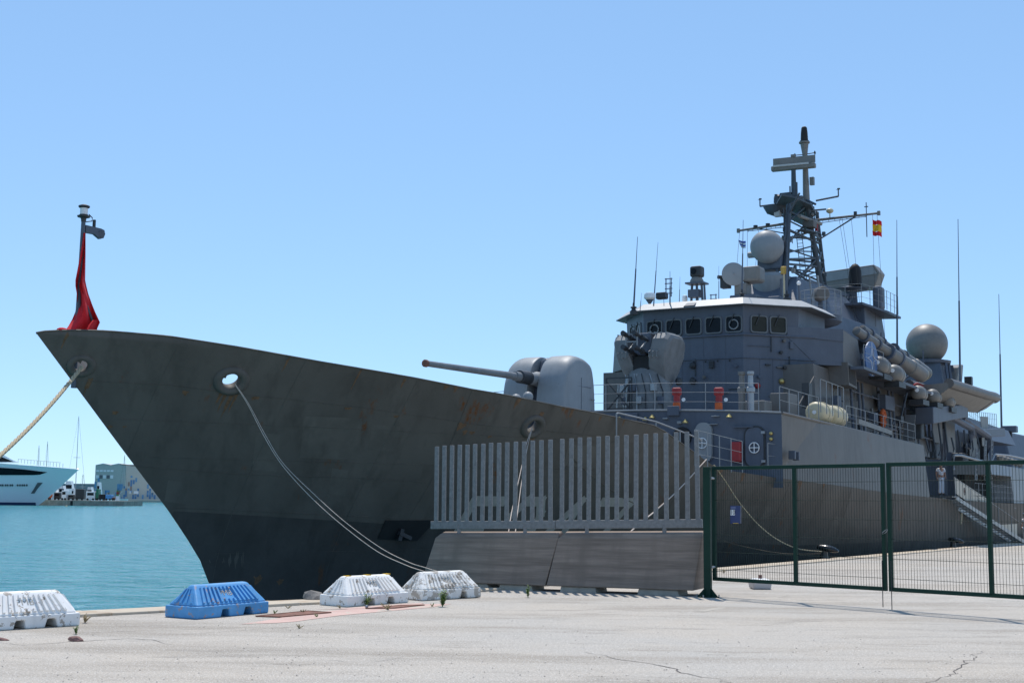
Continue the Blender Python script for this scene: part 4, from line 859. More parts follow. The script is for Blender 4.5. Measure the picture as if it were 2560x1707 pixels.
for k,(x,y,v_) in enumerate(((1940,478,-.6),(1975,470,.3),(1990,474,.5),(2030,488,.4),(2000,460,-.5))):
    p = Vector(pv(x,y,v_)); p.z = zP+.44; s = MB(); s.cyl(p,p+Vector((0,0,.5+.25*(k%3))),.04 if k%2 else .09,n=8); s.box(p+Vector((0,0,.2)),(.16,.2,.2)); s.build('mast_fitting', M['mast'], MAST)
# fittings scattered over the tower walls
def scatter(n, place, nrm, seed, mats=('navy','navy','side','dark')):
    rr = random.Random(seed)
    for k in range(n):
        c_ = Vector(place(rr.random(),rr.random())); s_ = MB(); kind = rr.randrange(5); nn = Vector(nrm).normalized(); sd_ = nn.cross(Vector((0,0,1))).normalized()
        if kind == 0: s_.beam(c_+nn*.05-Vector((0,0,.15)),c_+nn*.05+Vector((0,0,.15)),rr.uniform(.12,.3),.1,nn)
        elif kind == 1: s_.cyl(c_+nn*.04-Vector((0,0,rr.uniform(.2,.6))),c_+nn*.04+Vector((0,0,rr.uniform(.2,.6))),.022,n=5)
        elif kind == 2: s_.cyl(c_+nn*.03-sd_*rr.uniform(.2,.7),c_+nn*.03+sd_*rr.uniform(.2,.7),.018,n=5)
        elif kind == 3: s_.turn(c_,nn,[(0,.05),(.08,.05),(.1,.08),(.16,.07)],8)
        else: s_.beam(c_-sd_*.12+nn*.06,c_+sd_*.12+nn*.06,.08,.05)
        s_.build('wall_fitting', M[rr.choice(mats)], SHIP)
scatter(16, lambda a,b_: (BU-.0,lerp(-2.,2.2,a),lerp(4.9,7.5,b_)), (-1,0,0), 1)
scatter(18, lambda a,b_: pp(lerp(.2,LT-.2,a),lerp(4.9,7.5,b_),0), (-math.cos(AN),math.sin(AN),0), 2)
scatter(5, lambda a,b_: pp(lerp(.2,LT-.4,a),lerp(7.8,8.5,b_),0), (-math.cos(AN),math.sin(AN),0), 3)
for k in range(5): 
    s = MB(); L_ = .75+.62*k; s.tube([pp(L_,4.6,.006),pp(L_,ZK,.006)],.008,4); s.build('weld_seam', M['navy'], SHIP)
for k in range(4):
    s = MB(); s.tube([(BU-.006,-1.5+k,4.6),(BU-.006,-1.5+k,ZL)],.008,4); s.build('weld_seam', M['navy'], SHIP)
# ---- air-search radar and dome abaft the mast
r0 = pv(2135,690,0); RU = r0[0]
a_ = Vector(pu(2063,700,RU)); c_ = Vector(pu(2206,690,RU)); zc = (a_.z+c_.z)/2
pl = [(a_.y,zc-.15),(a_.y+.1,zc+.42),(c_.y-.35,zc+.62),(c_.y,zc+.12),(c_.y-.35,zc-.78),(a_.y+.35,zc-.72)]
s = MB(); s.prism2([(RU-.55,p,q) for p,q in pl],[(RU+.5,p*.96+.1,q) for p,q in pl]); s.build('air_search_radar', M['canister'], SHIP, bevel=.06)
s = MB(); s.prism2([(RU-.57,p,q) for p,q in ((a_.y+.2,zc-.2),(a_.y+.25,zc+.33),(c_.y-.4,zc+.5),(c_.y-.15,zc+.05))],[(RU-.6,p,q) for p,q in ((a_.y+.2,zc-.2),(a_.y+.25,zc+.33),(c_.y-.4,zc+.5),(c_.y-.15,zc+.05))]); s.build('radar_face', M['navy2'], SHIP)
c = pv(2138,690,1.4); s = MB(); s.turn((c[0],c[1],c[2]-.55),(0,0,1),[(0,.38),(.2,.36),(.8,.34),(1.05,.28),(1.2,.15),(1.25,.03)],20); s.build('black_radome', M['black'], SHIP, smooth=40)
zb = c[2]-.55
s = MB(); s.turn((c[0]+.2,c[1]-.3,zb-.3),(0,0,1),[(0,.35),(.1,.9),(.16,.95),(.3,.35)],20); s.cyl((c[0]+.2,c[1]-.3,zb-1.7),(c[0]+.2,c[1]-.3,zb-.25),.4,.32,n=12); s.build('radar_pedestal', M['navy'], SHIP, smooth=35)
s = MB(); s.beam((c[0]-2.2,c[1]-.5,zb-2.6),(c[0]+.2,c[1]-.2,zb-.35),.18,.2); s.beam((c[0]-6.5,c[1]-.6,zb-.7),(c[0],c[1]-.4,zb-.65),.3,.3); s.build('radar_support', M['navy'], SHIP)
# funnel casing
FT = pv(2172,768,2.6)[2]; FU = 51.5
s = MB(); s.prism2([(FU,-2.6,4.3),(FU,2.75,4.3),(FU+7,2.75,4.3),(FU+7,-2.6,4.3)],[(FU+.3,-2.0,FT),(FU+.3,2.45,FT),(FU+4.2,2.3,FT),(FU+4.2,-2.,FT)]); FN = s.build('funnel_casing', M['navy'], SHIP, bevel=.05)
s = MB(); panel(s,(FU-.3,.2,FT-.2),(FU-.2,.9,FT-.3),(FU-.2,2.3,FT-3.8),(FU-.3,1.5,FT-3.8),.05); s.build('baffle_plate', M['navy2'], FN)
s = MB(); s.prism([(FU-.6,-1.5,FT),(FU-.6,2.6,FT),(FU+2,3.3,FT-.2),(FU+4.5,3.3,FT-.2),(FU+4.5,-1.5,FT)],(0,0,.12)); s.build('funnel_platform', M['navy'], FN)
railing([(FU-.4,-1,FT+.1),(FU-.4,2.5,FT+.1),(FU+2,3.2,FT),(FU+4.3,3.2,FT)],1.05,3,.8)
s = MB(); s.box((FU+2.6,2.6,FT+.75),(.9,.5,1.3)); s.build('searchlight_box', M['navy'], FN, bevel=.15)
for k in range(3): s = MB(); s.cyl((FU+.6,-.2+.7*k,FT+.1),(FU+.6,-.2+.7*k,FT+.7),.22,n=12); s.build('exhaust_pipe', M['dark'], FN)
s = MB(); s.turn((FU+2.5,2.6,FT-2.6),(.2,1,0),[(0,.8),(.5,.7),(.8,.5),(.9,.2)],18); s.build('siren_housing', M['navy'], FN, smooth=40)
s = MB(); s.cyl((FU+4,2.6,FT-3.2),(FU+5.6,4.2,FT-2.8),.06,n=6); s.cyl((FU+4,2.6,FT-4.2),(FU+5.6,4.2,FT-2.85),.05,n=6); s.cyl((FU+5.6,4.2,FT-2.8),(FU+5.6,4.2,FT-1.9),.04,n=6); s.build('aerial_arm', M['navy'], FN)
# searchlight tub beside the bridge
c = pv(2052,800,3.6); s = MB(); s.turn((c[0],c[1],c[2]-.35),(0,0,1),[(0,.4),(.12,.8),(.25,.95),(.5,.97),(.52,.9)],26); TB = s.build('searchlight_tub', M['navy'], SHIP, smooth=35)
rr_ = [(c[0]+.95*math.cos(a*math.pi/6),c[1]+.95*math.sin(a*math.pi/6),c[2]+.15) for a in range(13)]; railing(rr_,1.15,3,.5)
s = MB(); s.turn((c[0],c[1],c[2]+.1),(0,0,1),[(0,.12),(.75,.12)],10); s.build('searchlight_post', M['navy'], TB)
s = MB(); s.turn((c[0]-.2,c[1],c[2]+1.15),(-1,.9,0),[(-.3,.18),(.0,.33),(.45,.33),(.5,.28)],18); s.build('searchlight', M['side'], TB, smooth=40)
s = MB(); s.cyl((c[0]+.8,c[1]-.3,c[2]-2.2),(c[0],c[1],c[2]-.3),.12,n=8); s.box((c[0]+.2,c[1]-.8,c[2]-1.),(.9,1.2,1.1)); s.build('tub_bracket', M['dark'], TB)
# tilted ladder and small deck lockers beside the mast house
s = MB(); a_ = Vector(pv(2012,765,3.)); e = Vector(pv(2046,800,3.)); a_ = e+Vector((-.6,0,2.)); 
for dv in (-.2,.2): s.beam(a_+Vector((0,dv,0)),e+Vector((0,dv,-.3)),.06,.1)
for k in range(8): p = a_.lerp(e,k/7); s.beam(p-Vector((0,.2,0)),p+Vector((0,.2,0)),.1,.03)
s.build('ladder', M['rail'], SHIP)
# ---- amidships house
s = MB(); s.prism2([(35.6,-5,4.3),(35.6,5.05,4.3),(54.5,5.05,4.1),(54.5,-5,4.1)],[(35.6,-5,7.42),(35.6,4.85,7.42),(54.5,4.7,7.05),(54.5,-5,7.05)]); s.build('midship_house', M['side'], SHIP)
for u_ in (38.5,40.2,41.4,42.,44.6,46.5,47.2,49.4,51.8,54.2): s = MB(); s.cyl((u_,5.15,4.4),(u_,5.05,7.1),.06,n=7); s.build('pipe', M['navy'], SHIP)
for u_,w_,h_,z_ in ((37.4,.3,.55,5.9),(45.4,1.6,.7,6.4),(43.,.5,.4,5.6),(52.5,1.8,1.,6.3)): s = MB(); s.box((u_,5.25,z_),(w_,.35,h_)); s.build('wall_box', M['navy'], SHIP, bevel=.03)
s = MB(); s.tube([(36,5.16,5.4),(42,5.16,5.3),(50,5.16,5.15),(56,5.16,5.)],.05,6); s.tube([(40,5.16,6.6),(50,5.14,6.4),(60,5.14,6.2)],.035,6); s.build('pipe', M['navy'], SHIP)
c = pv(2205,1045,5.3); s = MB()
rg = []
for k in range(16):
    a = 2*math.pi*k/16; rg.append(s.ring((c[0]+.28*math.cos(a),5.35,c[2]+.36*math.sin(a)),(-math.sin(a),0,math.cos(a)),.1,6))
s.loft(rg+[rg[0]],cap=False); s.box((c[0],5.33,c[2]-.05),(.3,.2,.5)); s.build('fire_hose', M['orange'], SHIP, smooth=60)
c = pv(2262,1060,6.2); s = MB(); s.cyl((c[0]-.5,6.,c[2]-.3),(c[0]+.5,6.2,c[2]+1.5),.05,n=8); s.box((c[0]-.1,6,c[2]+.2),(.5,.25,.35)); s.cyl((c[0]-.2,6,c[2]-.9),(c[0]-.2,6,c[2]+.2),.08,n=8); s.build('machine_gun', M['dark'], SHIP)
s = MB(); a_ = pv(2270,1075,6.2); s.beam((a_[0],6.2,a_[2]-.5),(a_[0]+.5,6.2,a_[2]+.75),.5,.05); s.build('gun_shield', M['side'], SHIP)
s = MB(); s.prism2([(42.5,-5,1.5),(42.5,4.9,1.5),(54,4.9,1.5),(54,-5,1.5)],[(42.5,-5,4.3),(42.5,4.9,4.3),(54,4.9,4.12),(54,-5,4.12)]); s.build('lower_house', M['side'], SHIP)
# overhanging deck amidships with what hangs there
s = MB(); s.prism([(38,6.3,7.35),(53,6.3,7.05),(53,2,7.05),(38,2,7.35)],(0,0,.12)); s.build('boat_deck', M['navy'], SHIP)
railing([(38.4,6.2,7.45),(41.5,6.2,7.4)],1.0,3,1.3)
c = Vector(pv(2178,897,6.)); s = MB(); s.turn((c[0],c[1],c[2]),(-.08,1,0),[(-.03,.78),(.03,.78)],32); ND = s.build('emblem_disc', M['natob'], SHIP)
nx = Vector((-.08,1,0)).normalized(); ux = Vector((1,.08,0)).normalized(); s = MB()
for k in range(4):
    a = k*math.pi/2; e1 = ux*math.cos(a)+Vector((0,0,1))*math.sin(a); e2 = -ux*math.sin(a)+Vector((0,0,1))*math.cos(a); o_ = c+nx*.04
    tip = o_+e1*.55; l_ = o_+e1*.12+e2*.12; r_ = o_+e1*.12-e2*.12
    for p_,q_ in ((tip,l_),(tip,r_)): s.beam(p_,q_,.035,.012)
    s.beam(o_+e1*.55,o_+e1*.74,.03,.012)
s.build('emblem_star', M['white'], ND)
# launcher tubes
def tubes(x0,y0,v0,x1,y1,v1,prof,name,m,n=18):
    a_ = Vector(pv(x0,y0,v0)); e = Vector(pv(x1,y1,v1)); L_ = (e-a_).length; s_ = MB(); s_.turn(a_,e-a_,[(t_*L_,r__) for t_,r__ in prof],n); return s_.build(name,m,SHIP,smooth=35), a_, e
LP = [(0,.1),(.005,.22),(.46,.24),(.47,.34),(.8,.36),(.805,.4),(.83,.4),(.985,.38),(1,.36)]
for dx,dy,dv in ((0,0,0),(14,-4,-1.0)):
    o, a_, e = tubes(2140+dx,826+dy,4.2+dv,2306+dx*.6,938+dy,5.9+dv,LP,'launch_tube',M['canister'])
    for t_ in (.12,.3,.47,.62): p = a_.lerp(e,t_); s = MB(); s.turn(p-(e-a_).normalized()*.06,e-a_,[(0,.3 if t_ < .45 else .41),(.12,.3 if t_ < .45 else .41)],16); s.build('band', M['navy'], o)
    s = MB(); s.turn(e+(e-a_).normalized()*.01,e-a_,[(0,.36),(.03,.36)],18); s.build('end_cover', M['cream'], o)
o, a_, e = tubes(2296,972,5.6,2285,968,4.6,[(0,.3),(1,.3)],'tube_cover',M['red'])
s = MB(); a_ = Vector(pv(2225,900,2.6)); 
for x,y in ((2170,960),(2240,985),(2300,1000)): s.beam(Vector(pv(x-10,y-90,4.)),Vector(pv(x,y,4.2)),.16,.16)
s.beam(Vector(pv(2150,890,4.)),Vector(pv(2310,985,4.4)),.2,.25); s.build('launcher_frame', M['navy'], SHIP)
# grey liferaft canisters along the deck edge
for i,(x,y,v_) in enumerate(((2200,915,6.0),(2237,935,6.2),(2297,983,6.2),(2333,991,6.2),(2368,1003,6.3))):
    p = Vector(pv(x,y,v_)); s = MB(); r_ = .42 if i < 2 else .37
    s.turn(p-Vector((.75,-.1,0)),(1,-.12,-.02),[(0,.05),(.04,r_*.55),(.14,r_*.85),(.3,r_),(.7,r_),(.72,r_*1.06),(.8,r_*1.06),(.82,r_),(1.3,r_),(1.45,r_*.85),(1.54,r_*.5),(1.56,.05)],20); o = s.build('liferaft_canister', M['canister'], SHIP, smooth=40)
    s = MB(); s.turn(p-Vector((.78,-.1,-.1)),(1,-.12,0),[(0,.1),(.03,.1)],10); s.build('badge', M['white'], o)
    s = MB(); s.box(p-Vector((0,0,r_+.1)),(1.2,.7,.25)); s.build('cradle', M['dark'], o)
# satellite dome
c = pv(2317,860,0); sc_ = F/ship(*c).y; R_ = 51/sc_
s = MB(); s.ball(c,R_,36,22,(1,1,1),-.82); s.build('satellite_dome', M['canister'], SHIP, smooth=70)
zb = c[2]-R_*.82
s = MB(); s.turn((c[0],0,zb-.35),(0,0,1),[(0,1.25),(.1,1.55),(.28,1.6),(.3,1.2),(.36,1.2)],32); s.build('dome_platform', M['navy'], SHIP, smooth=35)
s = MB(); s.prism2([(c[0]-2.2,-2.,4.5),(c[0]-2.2,2.2,4.5),(c[0]+2.4,2.2,4.5),(c[0]+2.4,-2,4.5)],[(c[0]-1.1,-1.1,zb-.3),(c[0]-1.1,1.1,zb-.3),(c[0]+1.2,1.1,zb-.3),(c[0]+1.2,-1.1,zb-.3)]); s.build('dome_tower', M['navy'], SHIP)
s = MB(); s.hexa([(c[0]+.3,1.7,zb-2.6),(c[0]+2.4,1.7,zb-2.6),(c[0]+2.4,0,zb-2.6),(c[0]+.3,0,zb-2.6),(c[0]+1.2,1.9,zb-.4),(c[0]+2.6,1.9,zb-.1),(c[0]+2.6,0,zb-.1),(c[0]+1.2,0,zb-.4)]); s.build('aft_director', M['canister'], SHIP, bevel=.1)
for k in range(3): s = MB(); s.beam((c[0]-1.6+1.1*k,2.0,zb-4.5),(c[0]-.6+.9*k,1.4,zb-.3),.16,.16); s.build('tower_brace', M['navy'], SHIP)
c = pv(2420,955,2.); s = MB(); s.turn((c[0],2,c[2]-1.2),(0,0,1),[(0,.5),(.6,.5),(.9,.35),(1.,.1)],16); s.build('aft_gun_mount', M['navy'], SHIP, smooth=40)
s = MB(); s.box((c[0]+.2,2,c[2]+.1),(.5,.5,.6)); s.cyl((c[0]+.6,2.1,c[2]-1.6),(c[0]+.6,2.1,c[2]+.1),.04,n=6); s.build('aft_sight', M['dark'], SHIP, bevel=.1)
# after superstructure
s = MB(); s.prism2([(63,-5,1.5),(63,4.6,1.5),(72,4.8,1.5),(72,-5,1.5)],[(63.4,-5,6.),(63.4,4.4,6.),(72,4.6,5.9),(72,-5,5.9)]); s.build('after_house', M['navy'], SHIP)
s = MB(); s.prism2([(63.4,-4,5.9),(63.4,4.2,5.9),(84,4.2,5.9),(84,-4,5.9)],[(64,-3.6,7.3),(64,3.7,7.3),(84,3.7,7.0),(84,-3.6,7.0)]); s.build('after_house', M['navy'], SHIP)
for k in range(4): s = MB(); c = pv((2352,2385,2440,2470)[k],(1060,1085,1100,1075)[k],5.6); panel(s,(c[0]-.9,5.42,c[2]-1.),(c[0]+1.1,5.42,c[2]-1.),(c[0]+1.2,5.4,c[2]+.9),(c[0]-1.,5.4,c[2]+.8),.04); s.build('canvas_screen', M['canister' if k%2 else 'side'], SHIP)
# davit arms and boat gear
for x0,y0,x1,y1,x2,y2 in ((2375,1040,2428,1070,2420,1120),(2405,1045,2470,1090,2462,1160)):
    s = MB(); s.tube([pv(x0,y0,6.),pv((x0+x1)/2,(y0+y1)/2,6.1),pv(x1,y1,6.2),pv(x1+2,(y1*2+y2)/3,6.2),pv(x2,y2,6.)],.2,8); s.build('davit', M['navy'], SHIP, smooth=40)
s = MB(); a_ = pv(2318,1035,6.2); e = pv(2406,1027,6.2); s.hexa([(a_[0],6.5,a_[2]-.5),(e[0],6.5,e[2]-.35),(e[0],5.6,e[2]-.35),(a_[0],5.6,a_[2]-.5),(a_[0],6.5,a_[2]+.35),(e[0],6.5,e[2]+.35),(e[0],5.6,e[2]+.35),(a_[0],5.6,a_[2]+.35)]); s.build('crane_arm', M['navy'], SHIP, bevel=.04)
s = MB(); a_ = pv(2450,1083,5.6); e = pv(2505,1080,5.6); s.beam((a_[0],5.6,a_[2]),(e[0],5.6,e[2]),.4,.5); s.build('crane_arm', M['navy'], SHIP, bevel=.04)
for x in (2355,2362): s = MB(); c = pv(x,1130,4.6); s.cyl((c[0],4.6,1.7),(c[0],4.6,pv(x,1020,4.6)[2]),.11,n=8); s.build('davit_post', M['navy'], SHIP)
railing([pv(2415,1045,4.4),pv(2450,1072,4.4),pv(2492,1075,4.4)],1.1,3,.6)
railing([(57,6.8,1.72),(64,6.8,1.7),(72,6.8,1.66)],1.05,3,1.)
# ladders amidships
for x,y0,y1 in ((2478,1100,1290),(2462,1100,1200),(2440,1120,1200)):
    a_ = Vector(pv(x,y1,6.4)); e = Vector(pv(x+2,y0,6.4)); s = MB()
    for dv in (-.2,.2): s.cyl(a_+Vector((dv,0,0)),e+Vector((dv,0,0)),.035,n=5)
    k_ = int((e-a_).length/.28)
    for k in range(k_): p = a_.lerp(e,k/k_); s.cyl(p-Vector((.2,0,0)),p+Vector((.2,0,0)),.025,n=5)
    s.build('ladder', M['rail'], SHIP)
# flush plating further aft with its dark opening
ua = pv(2478,1210,7.)[0]; ub = pv(2528,1210,7.)[0]
s = MB(); s.hexa([(ub,7.15,1.4),(112,6.5,1.2),(112,4,1.2),(ub,4,1.4),(ub,6.95,3.9),(112,6.3,3.7),(112,4,3.7),(ub,4,3.9)]); s.build('quarter_side', M['navy2'], SHIP)
s = MB(); s.hexa([(ua-.3,7.12,3.3),(ub,7.12,3.3),(ub,5,3.3),(ua-.3,5,3.3),(ua-.3,7.,3.9),(ub,6.95,3.9),(ub,5,3.9),(ua-.3,5,3.9)]); s.build('quarter_lintel', M['navy2'], SHIP)
s = MB(); s.span((ua-.2,5.2,1.5),(ub,5.6,3.35)); s.build('opening_back', M['black'], SHIP)
railing([(ua,7.05,1.65),(ub-.1,7.05,1.65)],1.,3,.35)
# upper works at the right hand end
h0 = pv(2532,1110,3.); s = MB(); s.prism2([(h0[0]-2,-3,3.6),(h0[0]-2,3.4,3.6),(h0[0]+14,4.6,3.4),(h0[0]+14,-3,3.4)],[(h0[0]-1.4,-2.5,h0[2]+1.0),(h0[0]-1.4,2.6,h0[2]+1.0),(h0[0]+14,3.8,h0[2]+.8),(h0[0]+14,-2.5,h0[2]+.8)]); s.build('hangar', M['navy'], SHIP, bevel=.15)
for x in (2530,2543): c = pv(x,1090,3.1); s = MB(); s.box((h0[0]-1.6,c[1],c[2]),(.4,.24,.5)); s.build('hangar_window', M['black'], SHIP)
s = MB(); c = pv(2536,1080,3.); s.box((h0[0]-1.1,c[1],h0[2]+1.1),(.8,1.1,.5)); s.build('control_cab', M['navy'], SHIP, bevel=.05)
for k in range(6): s = MB(); p = pv(2500+10*k,1145+3*k,6.4); s.ball(p,.28,8,6,(1,.8,.8)); s.build('rope_coil', M['canister'], SHIP)
s = MB(); s.tube([pv(2476,1160,6.9),pv(2487,1135,6.9),pv(2520,1138,6.9),pv(2560,1146,6.9)],.06,6); s.build('hose_rail', M['rail'], SHIP)
s = MB(); s.tube([pv(2384,1175,6.9),pv(2385,1138,6.9),pv(2402,1138,6.9),pv(2470,1157,6.9)],.07,6); s.build('hose_rail', M['rail'], SHIP)
# tall whip aerials aft
whip(2243,870,2242,550,4.,.055,False); whip(2401,1008,2395,548,5.,.07); whip(2504,1072,2497,735,5.,.07)
# ------------------------------------------------------------ boat hung in the davits
bc = pv(2395,985,6.3); bo = ship(*bc)
BT = thing('inflatable_boat', 'grey rigid inflatable boat slung high in the davits under the satellite dome', 'boat', tuple(bo)); XFw = XF[BT.name]
XF[BT.name] = lambda p: XFw(ship(*p))
P0, P1 = Vector(pv(2322,962,6.)), Vector(pv(2486,1010,6.6)); ax = (P1-P0); Lb = ax.length; ax.normalize(); sdv = Vector((0,1,0)); up = ax.cross(sdv); 
if up.z < 0: up = -up
rows = []
for i in range(15):
    t = i/14; w_ = .95*(1-max(0,(t-.55)/.45)**2.2)+.02; k_ = .75*(1-max(0,(t-.6)/.4)**2)+.12
    c_ = P0+ax*Lb*t+up*(.25*max(0,t-.6)/.4)
    rows.append([c_+sdv*(w_*a)+up*(-k_*b_) for a,b_ in ((-1,0),(-1,.25),(-.7,.5),(0,1),(.7,.5),(1,.25),(1,0),(.9,-.1),(0,-.02),(-.9,-.1))])
s = MB(); s.loft(rows); s.build('boat_hull', M['canister'], BT, smooth=30)
for sg in (-1,1):
    s = MB(); s.tube([P0+ax*Lb*t+up*(.05+.25*max(0,t-.6)/.4)+sdv*sg*(1.0*(1-max(0,(t-.55)/.45)**2.2)) for t in [i/14 for i in range(15)]],.26,10); s.build('float_tube', M['side'], BT, smooth=40)
for k in range(3): s = MB(); t = .2+.25*k; s.tube([P0+ax*Lb*t+sdv*a*1.05+up*(-.78*(1-abs(a))-.02) for a in (-1,-.6,0,.6,1)],.03,5); s.build('strap', M['navy'], BT)
# ------------------------------------------------------------ flags
fl = thing('flag', 'red flag hanging wrapped round the jackstaff at the bow', 'flag', tuple(ship(J[0],0,4.9)))
XFf = XF[fl.name]; XF[fl.name] = lambda p: XFf(ship(*p))
L_ = [(582,209,214),(610,205,214),(640,200,214),(672,194,213.5),(700,188.5,213),(715,188.5,216),(735,192,221),(760,192,230),(780,188,238),(797,181,246),(806,176,250),(815,171,246),(829,161,238)]
rows = []
for y,xl,xr in L_:
    r = []
    for i in range(31):
        t = i/30; x = lerp(xl,xr,t); wob = .12*math.sin(t*8+y*.03)+.03*math.sin(t*17-y*.05)+.012*math.sin(t*31+y*.02)
        r.append(pv(x,y,.08+wob*min(1,(xr-xl)/30)))
    rows.append(r)
s = MB(); s.grid(rows); s.build('flag_cloth', M['flagred'], fl, smooth=80, fix=False)
rows = []
for k,(y,xa,xb) in enumerate(((800,232,248),(812,222,247),(829,214,240))): rows.append([pv(lerp(xa,xb,i/6),y,.3+.06*math.sin(i)) for i in range(7)])
s = MB(); s.grid(rows); s.build('flag_fold', M['flagred'], fl, smooth=80, fix=False)
s = MB(); s.ball(pv(156,826,.2),.09,10,6,(1.6,1,.7)); s.build('flag_fold', M['flagred'], fl, smooth=80)
es = thing('flag', 'small red and yellow flag flying from the port yardarm', 'flag', tuple(ship(*Y3))); XFe = XF[es.name]; XF[es.name] = lambda p: XFe(ship(*p))
def fgrid(x0,y0,x1,y1,sag,u_,amp=.12,n=9,m=4):
    return [[(lambda p:(p[0]+amp*math.sin(i*.7+j*.15),p[1],p[2]))(pu(lerp(x0,x1,i/n), lerp(y0,y1,j/m)+sag*(i/n)**2+1.5*math.sin(i*.6), u_)) for i in range(n+1)] for j in range(m+1)]
for y0,y1,mm in ((549,560,'flagred'),(560,577,'flagyel'),(577,588,'flagred')):
    s = MB(); s.grid(fgrid(2181,y0,2204,y1,6,Y3.x)); s.build('flag_stripe', M[mm], es, smooth=80, fix=False)
es = thing('flag', 'small blue and white flag on the far signal halyard', 'flag', tuple(ship(*Y1))); XFg = XF[es.name]; XF[es.name] = lambda p: XFg(ship(*p))
for k,mm in enumerate(('flagblu','flagwht','flagblu','flagwht')):
    s = MB(); s.grid(fgrid(1846+k*2,600+4.5*k,1866,605+4.5*k,4,Y1.x,.1,6,2)); s.build('flag_stripe', M[mm], es, smooth=80, fix=False)
scatter(34, lambda a,b_: (lerp(36,54,a),5.05,lerp(4.6,6.9,b_)), (0,1,0), 11)
scatter(26, lambda a,b_: (lerp(43.5,53.5,a),4.92,lerp(1.9,4.2,b_)), (0,1,0), 12, ('dark','navy','side'))
scatter(16, lambda a,b_: (FU-.02,lerp(-2,2.4,a),lerp(7.5,FT-.5,b_)), (-1,0,0), 13)
scatter(14, lambda a,b_: (lerp(FU+.3,FU+5,a),2.72,lerp(7.5,FT-1.5,b_)), (0,1,0), 14)
scatter(14, lambda a,b_: (39.5,lerp(-2,1.9,a),lerp(10.3,11.,b_)), (-1,0,0), 15)
scatter(30, lambda a,b_: (lerp(63.5,72,a),4.7,lerp(1.8,5.8,b_)), (0,1,0), 16, ('dark','navy','canister'))
for k,(x,y,v_,w_,h_) in enumerate(((2330,1120,4.9,1.0,1.2),(2400,1150,4.9,1.4,.8),(2350,1060,4.8,.8,.6),(2430,1130,4.9,1.2,1.0),(2290,1075,5.3,.6,.9),(2450,1120,5.,1.,1.4))):
    c = pv(x,y,v_); s = MB(); s.box((c[0],c[1],c[2]),(w_,.7,h_)); s.build('deck_machinery', M['dark' if k%2 else 'mast'], SHIP, bevel=.06)
for k in range(9):
    a_ = Vector(pv(2315+16*k,1150-6*(k%3),6.0)); s = MB(); s.tube([a_,a_+Vector((.2,.1,.5)),a_+Vector((.1,0,1.1+.3*(k%4)))],.05,6); s.build('pipe', M['mast'], SHIP)
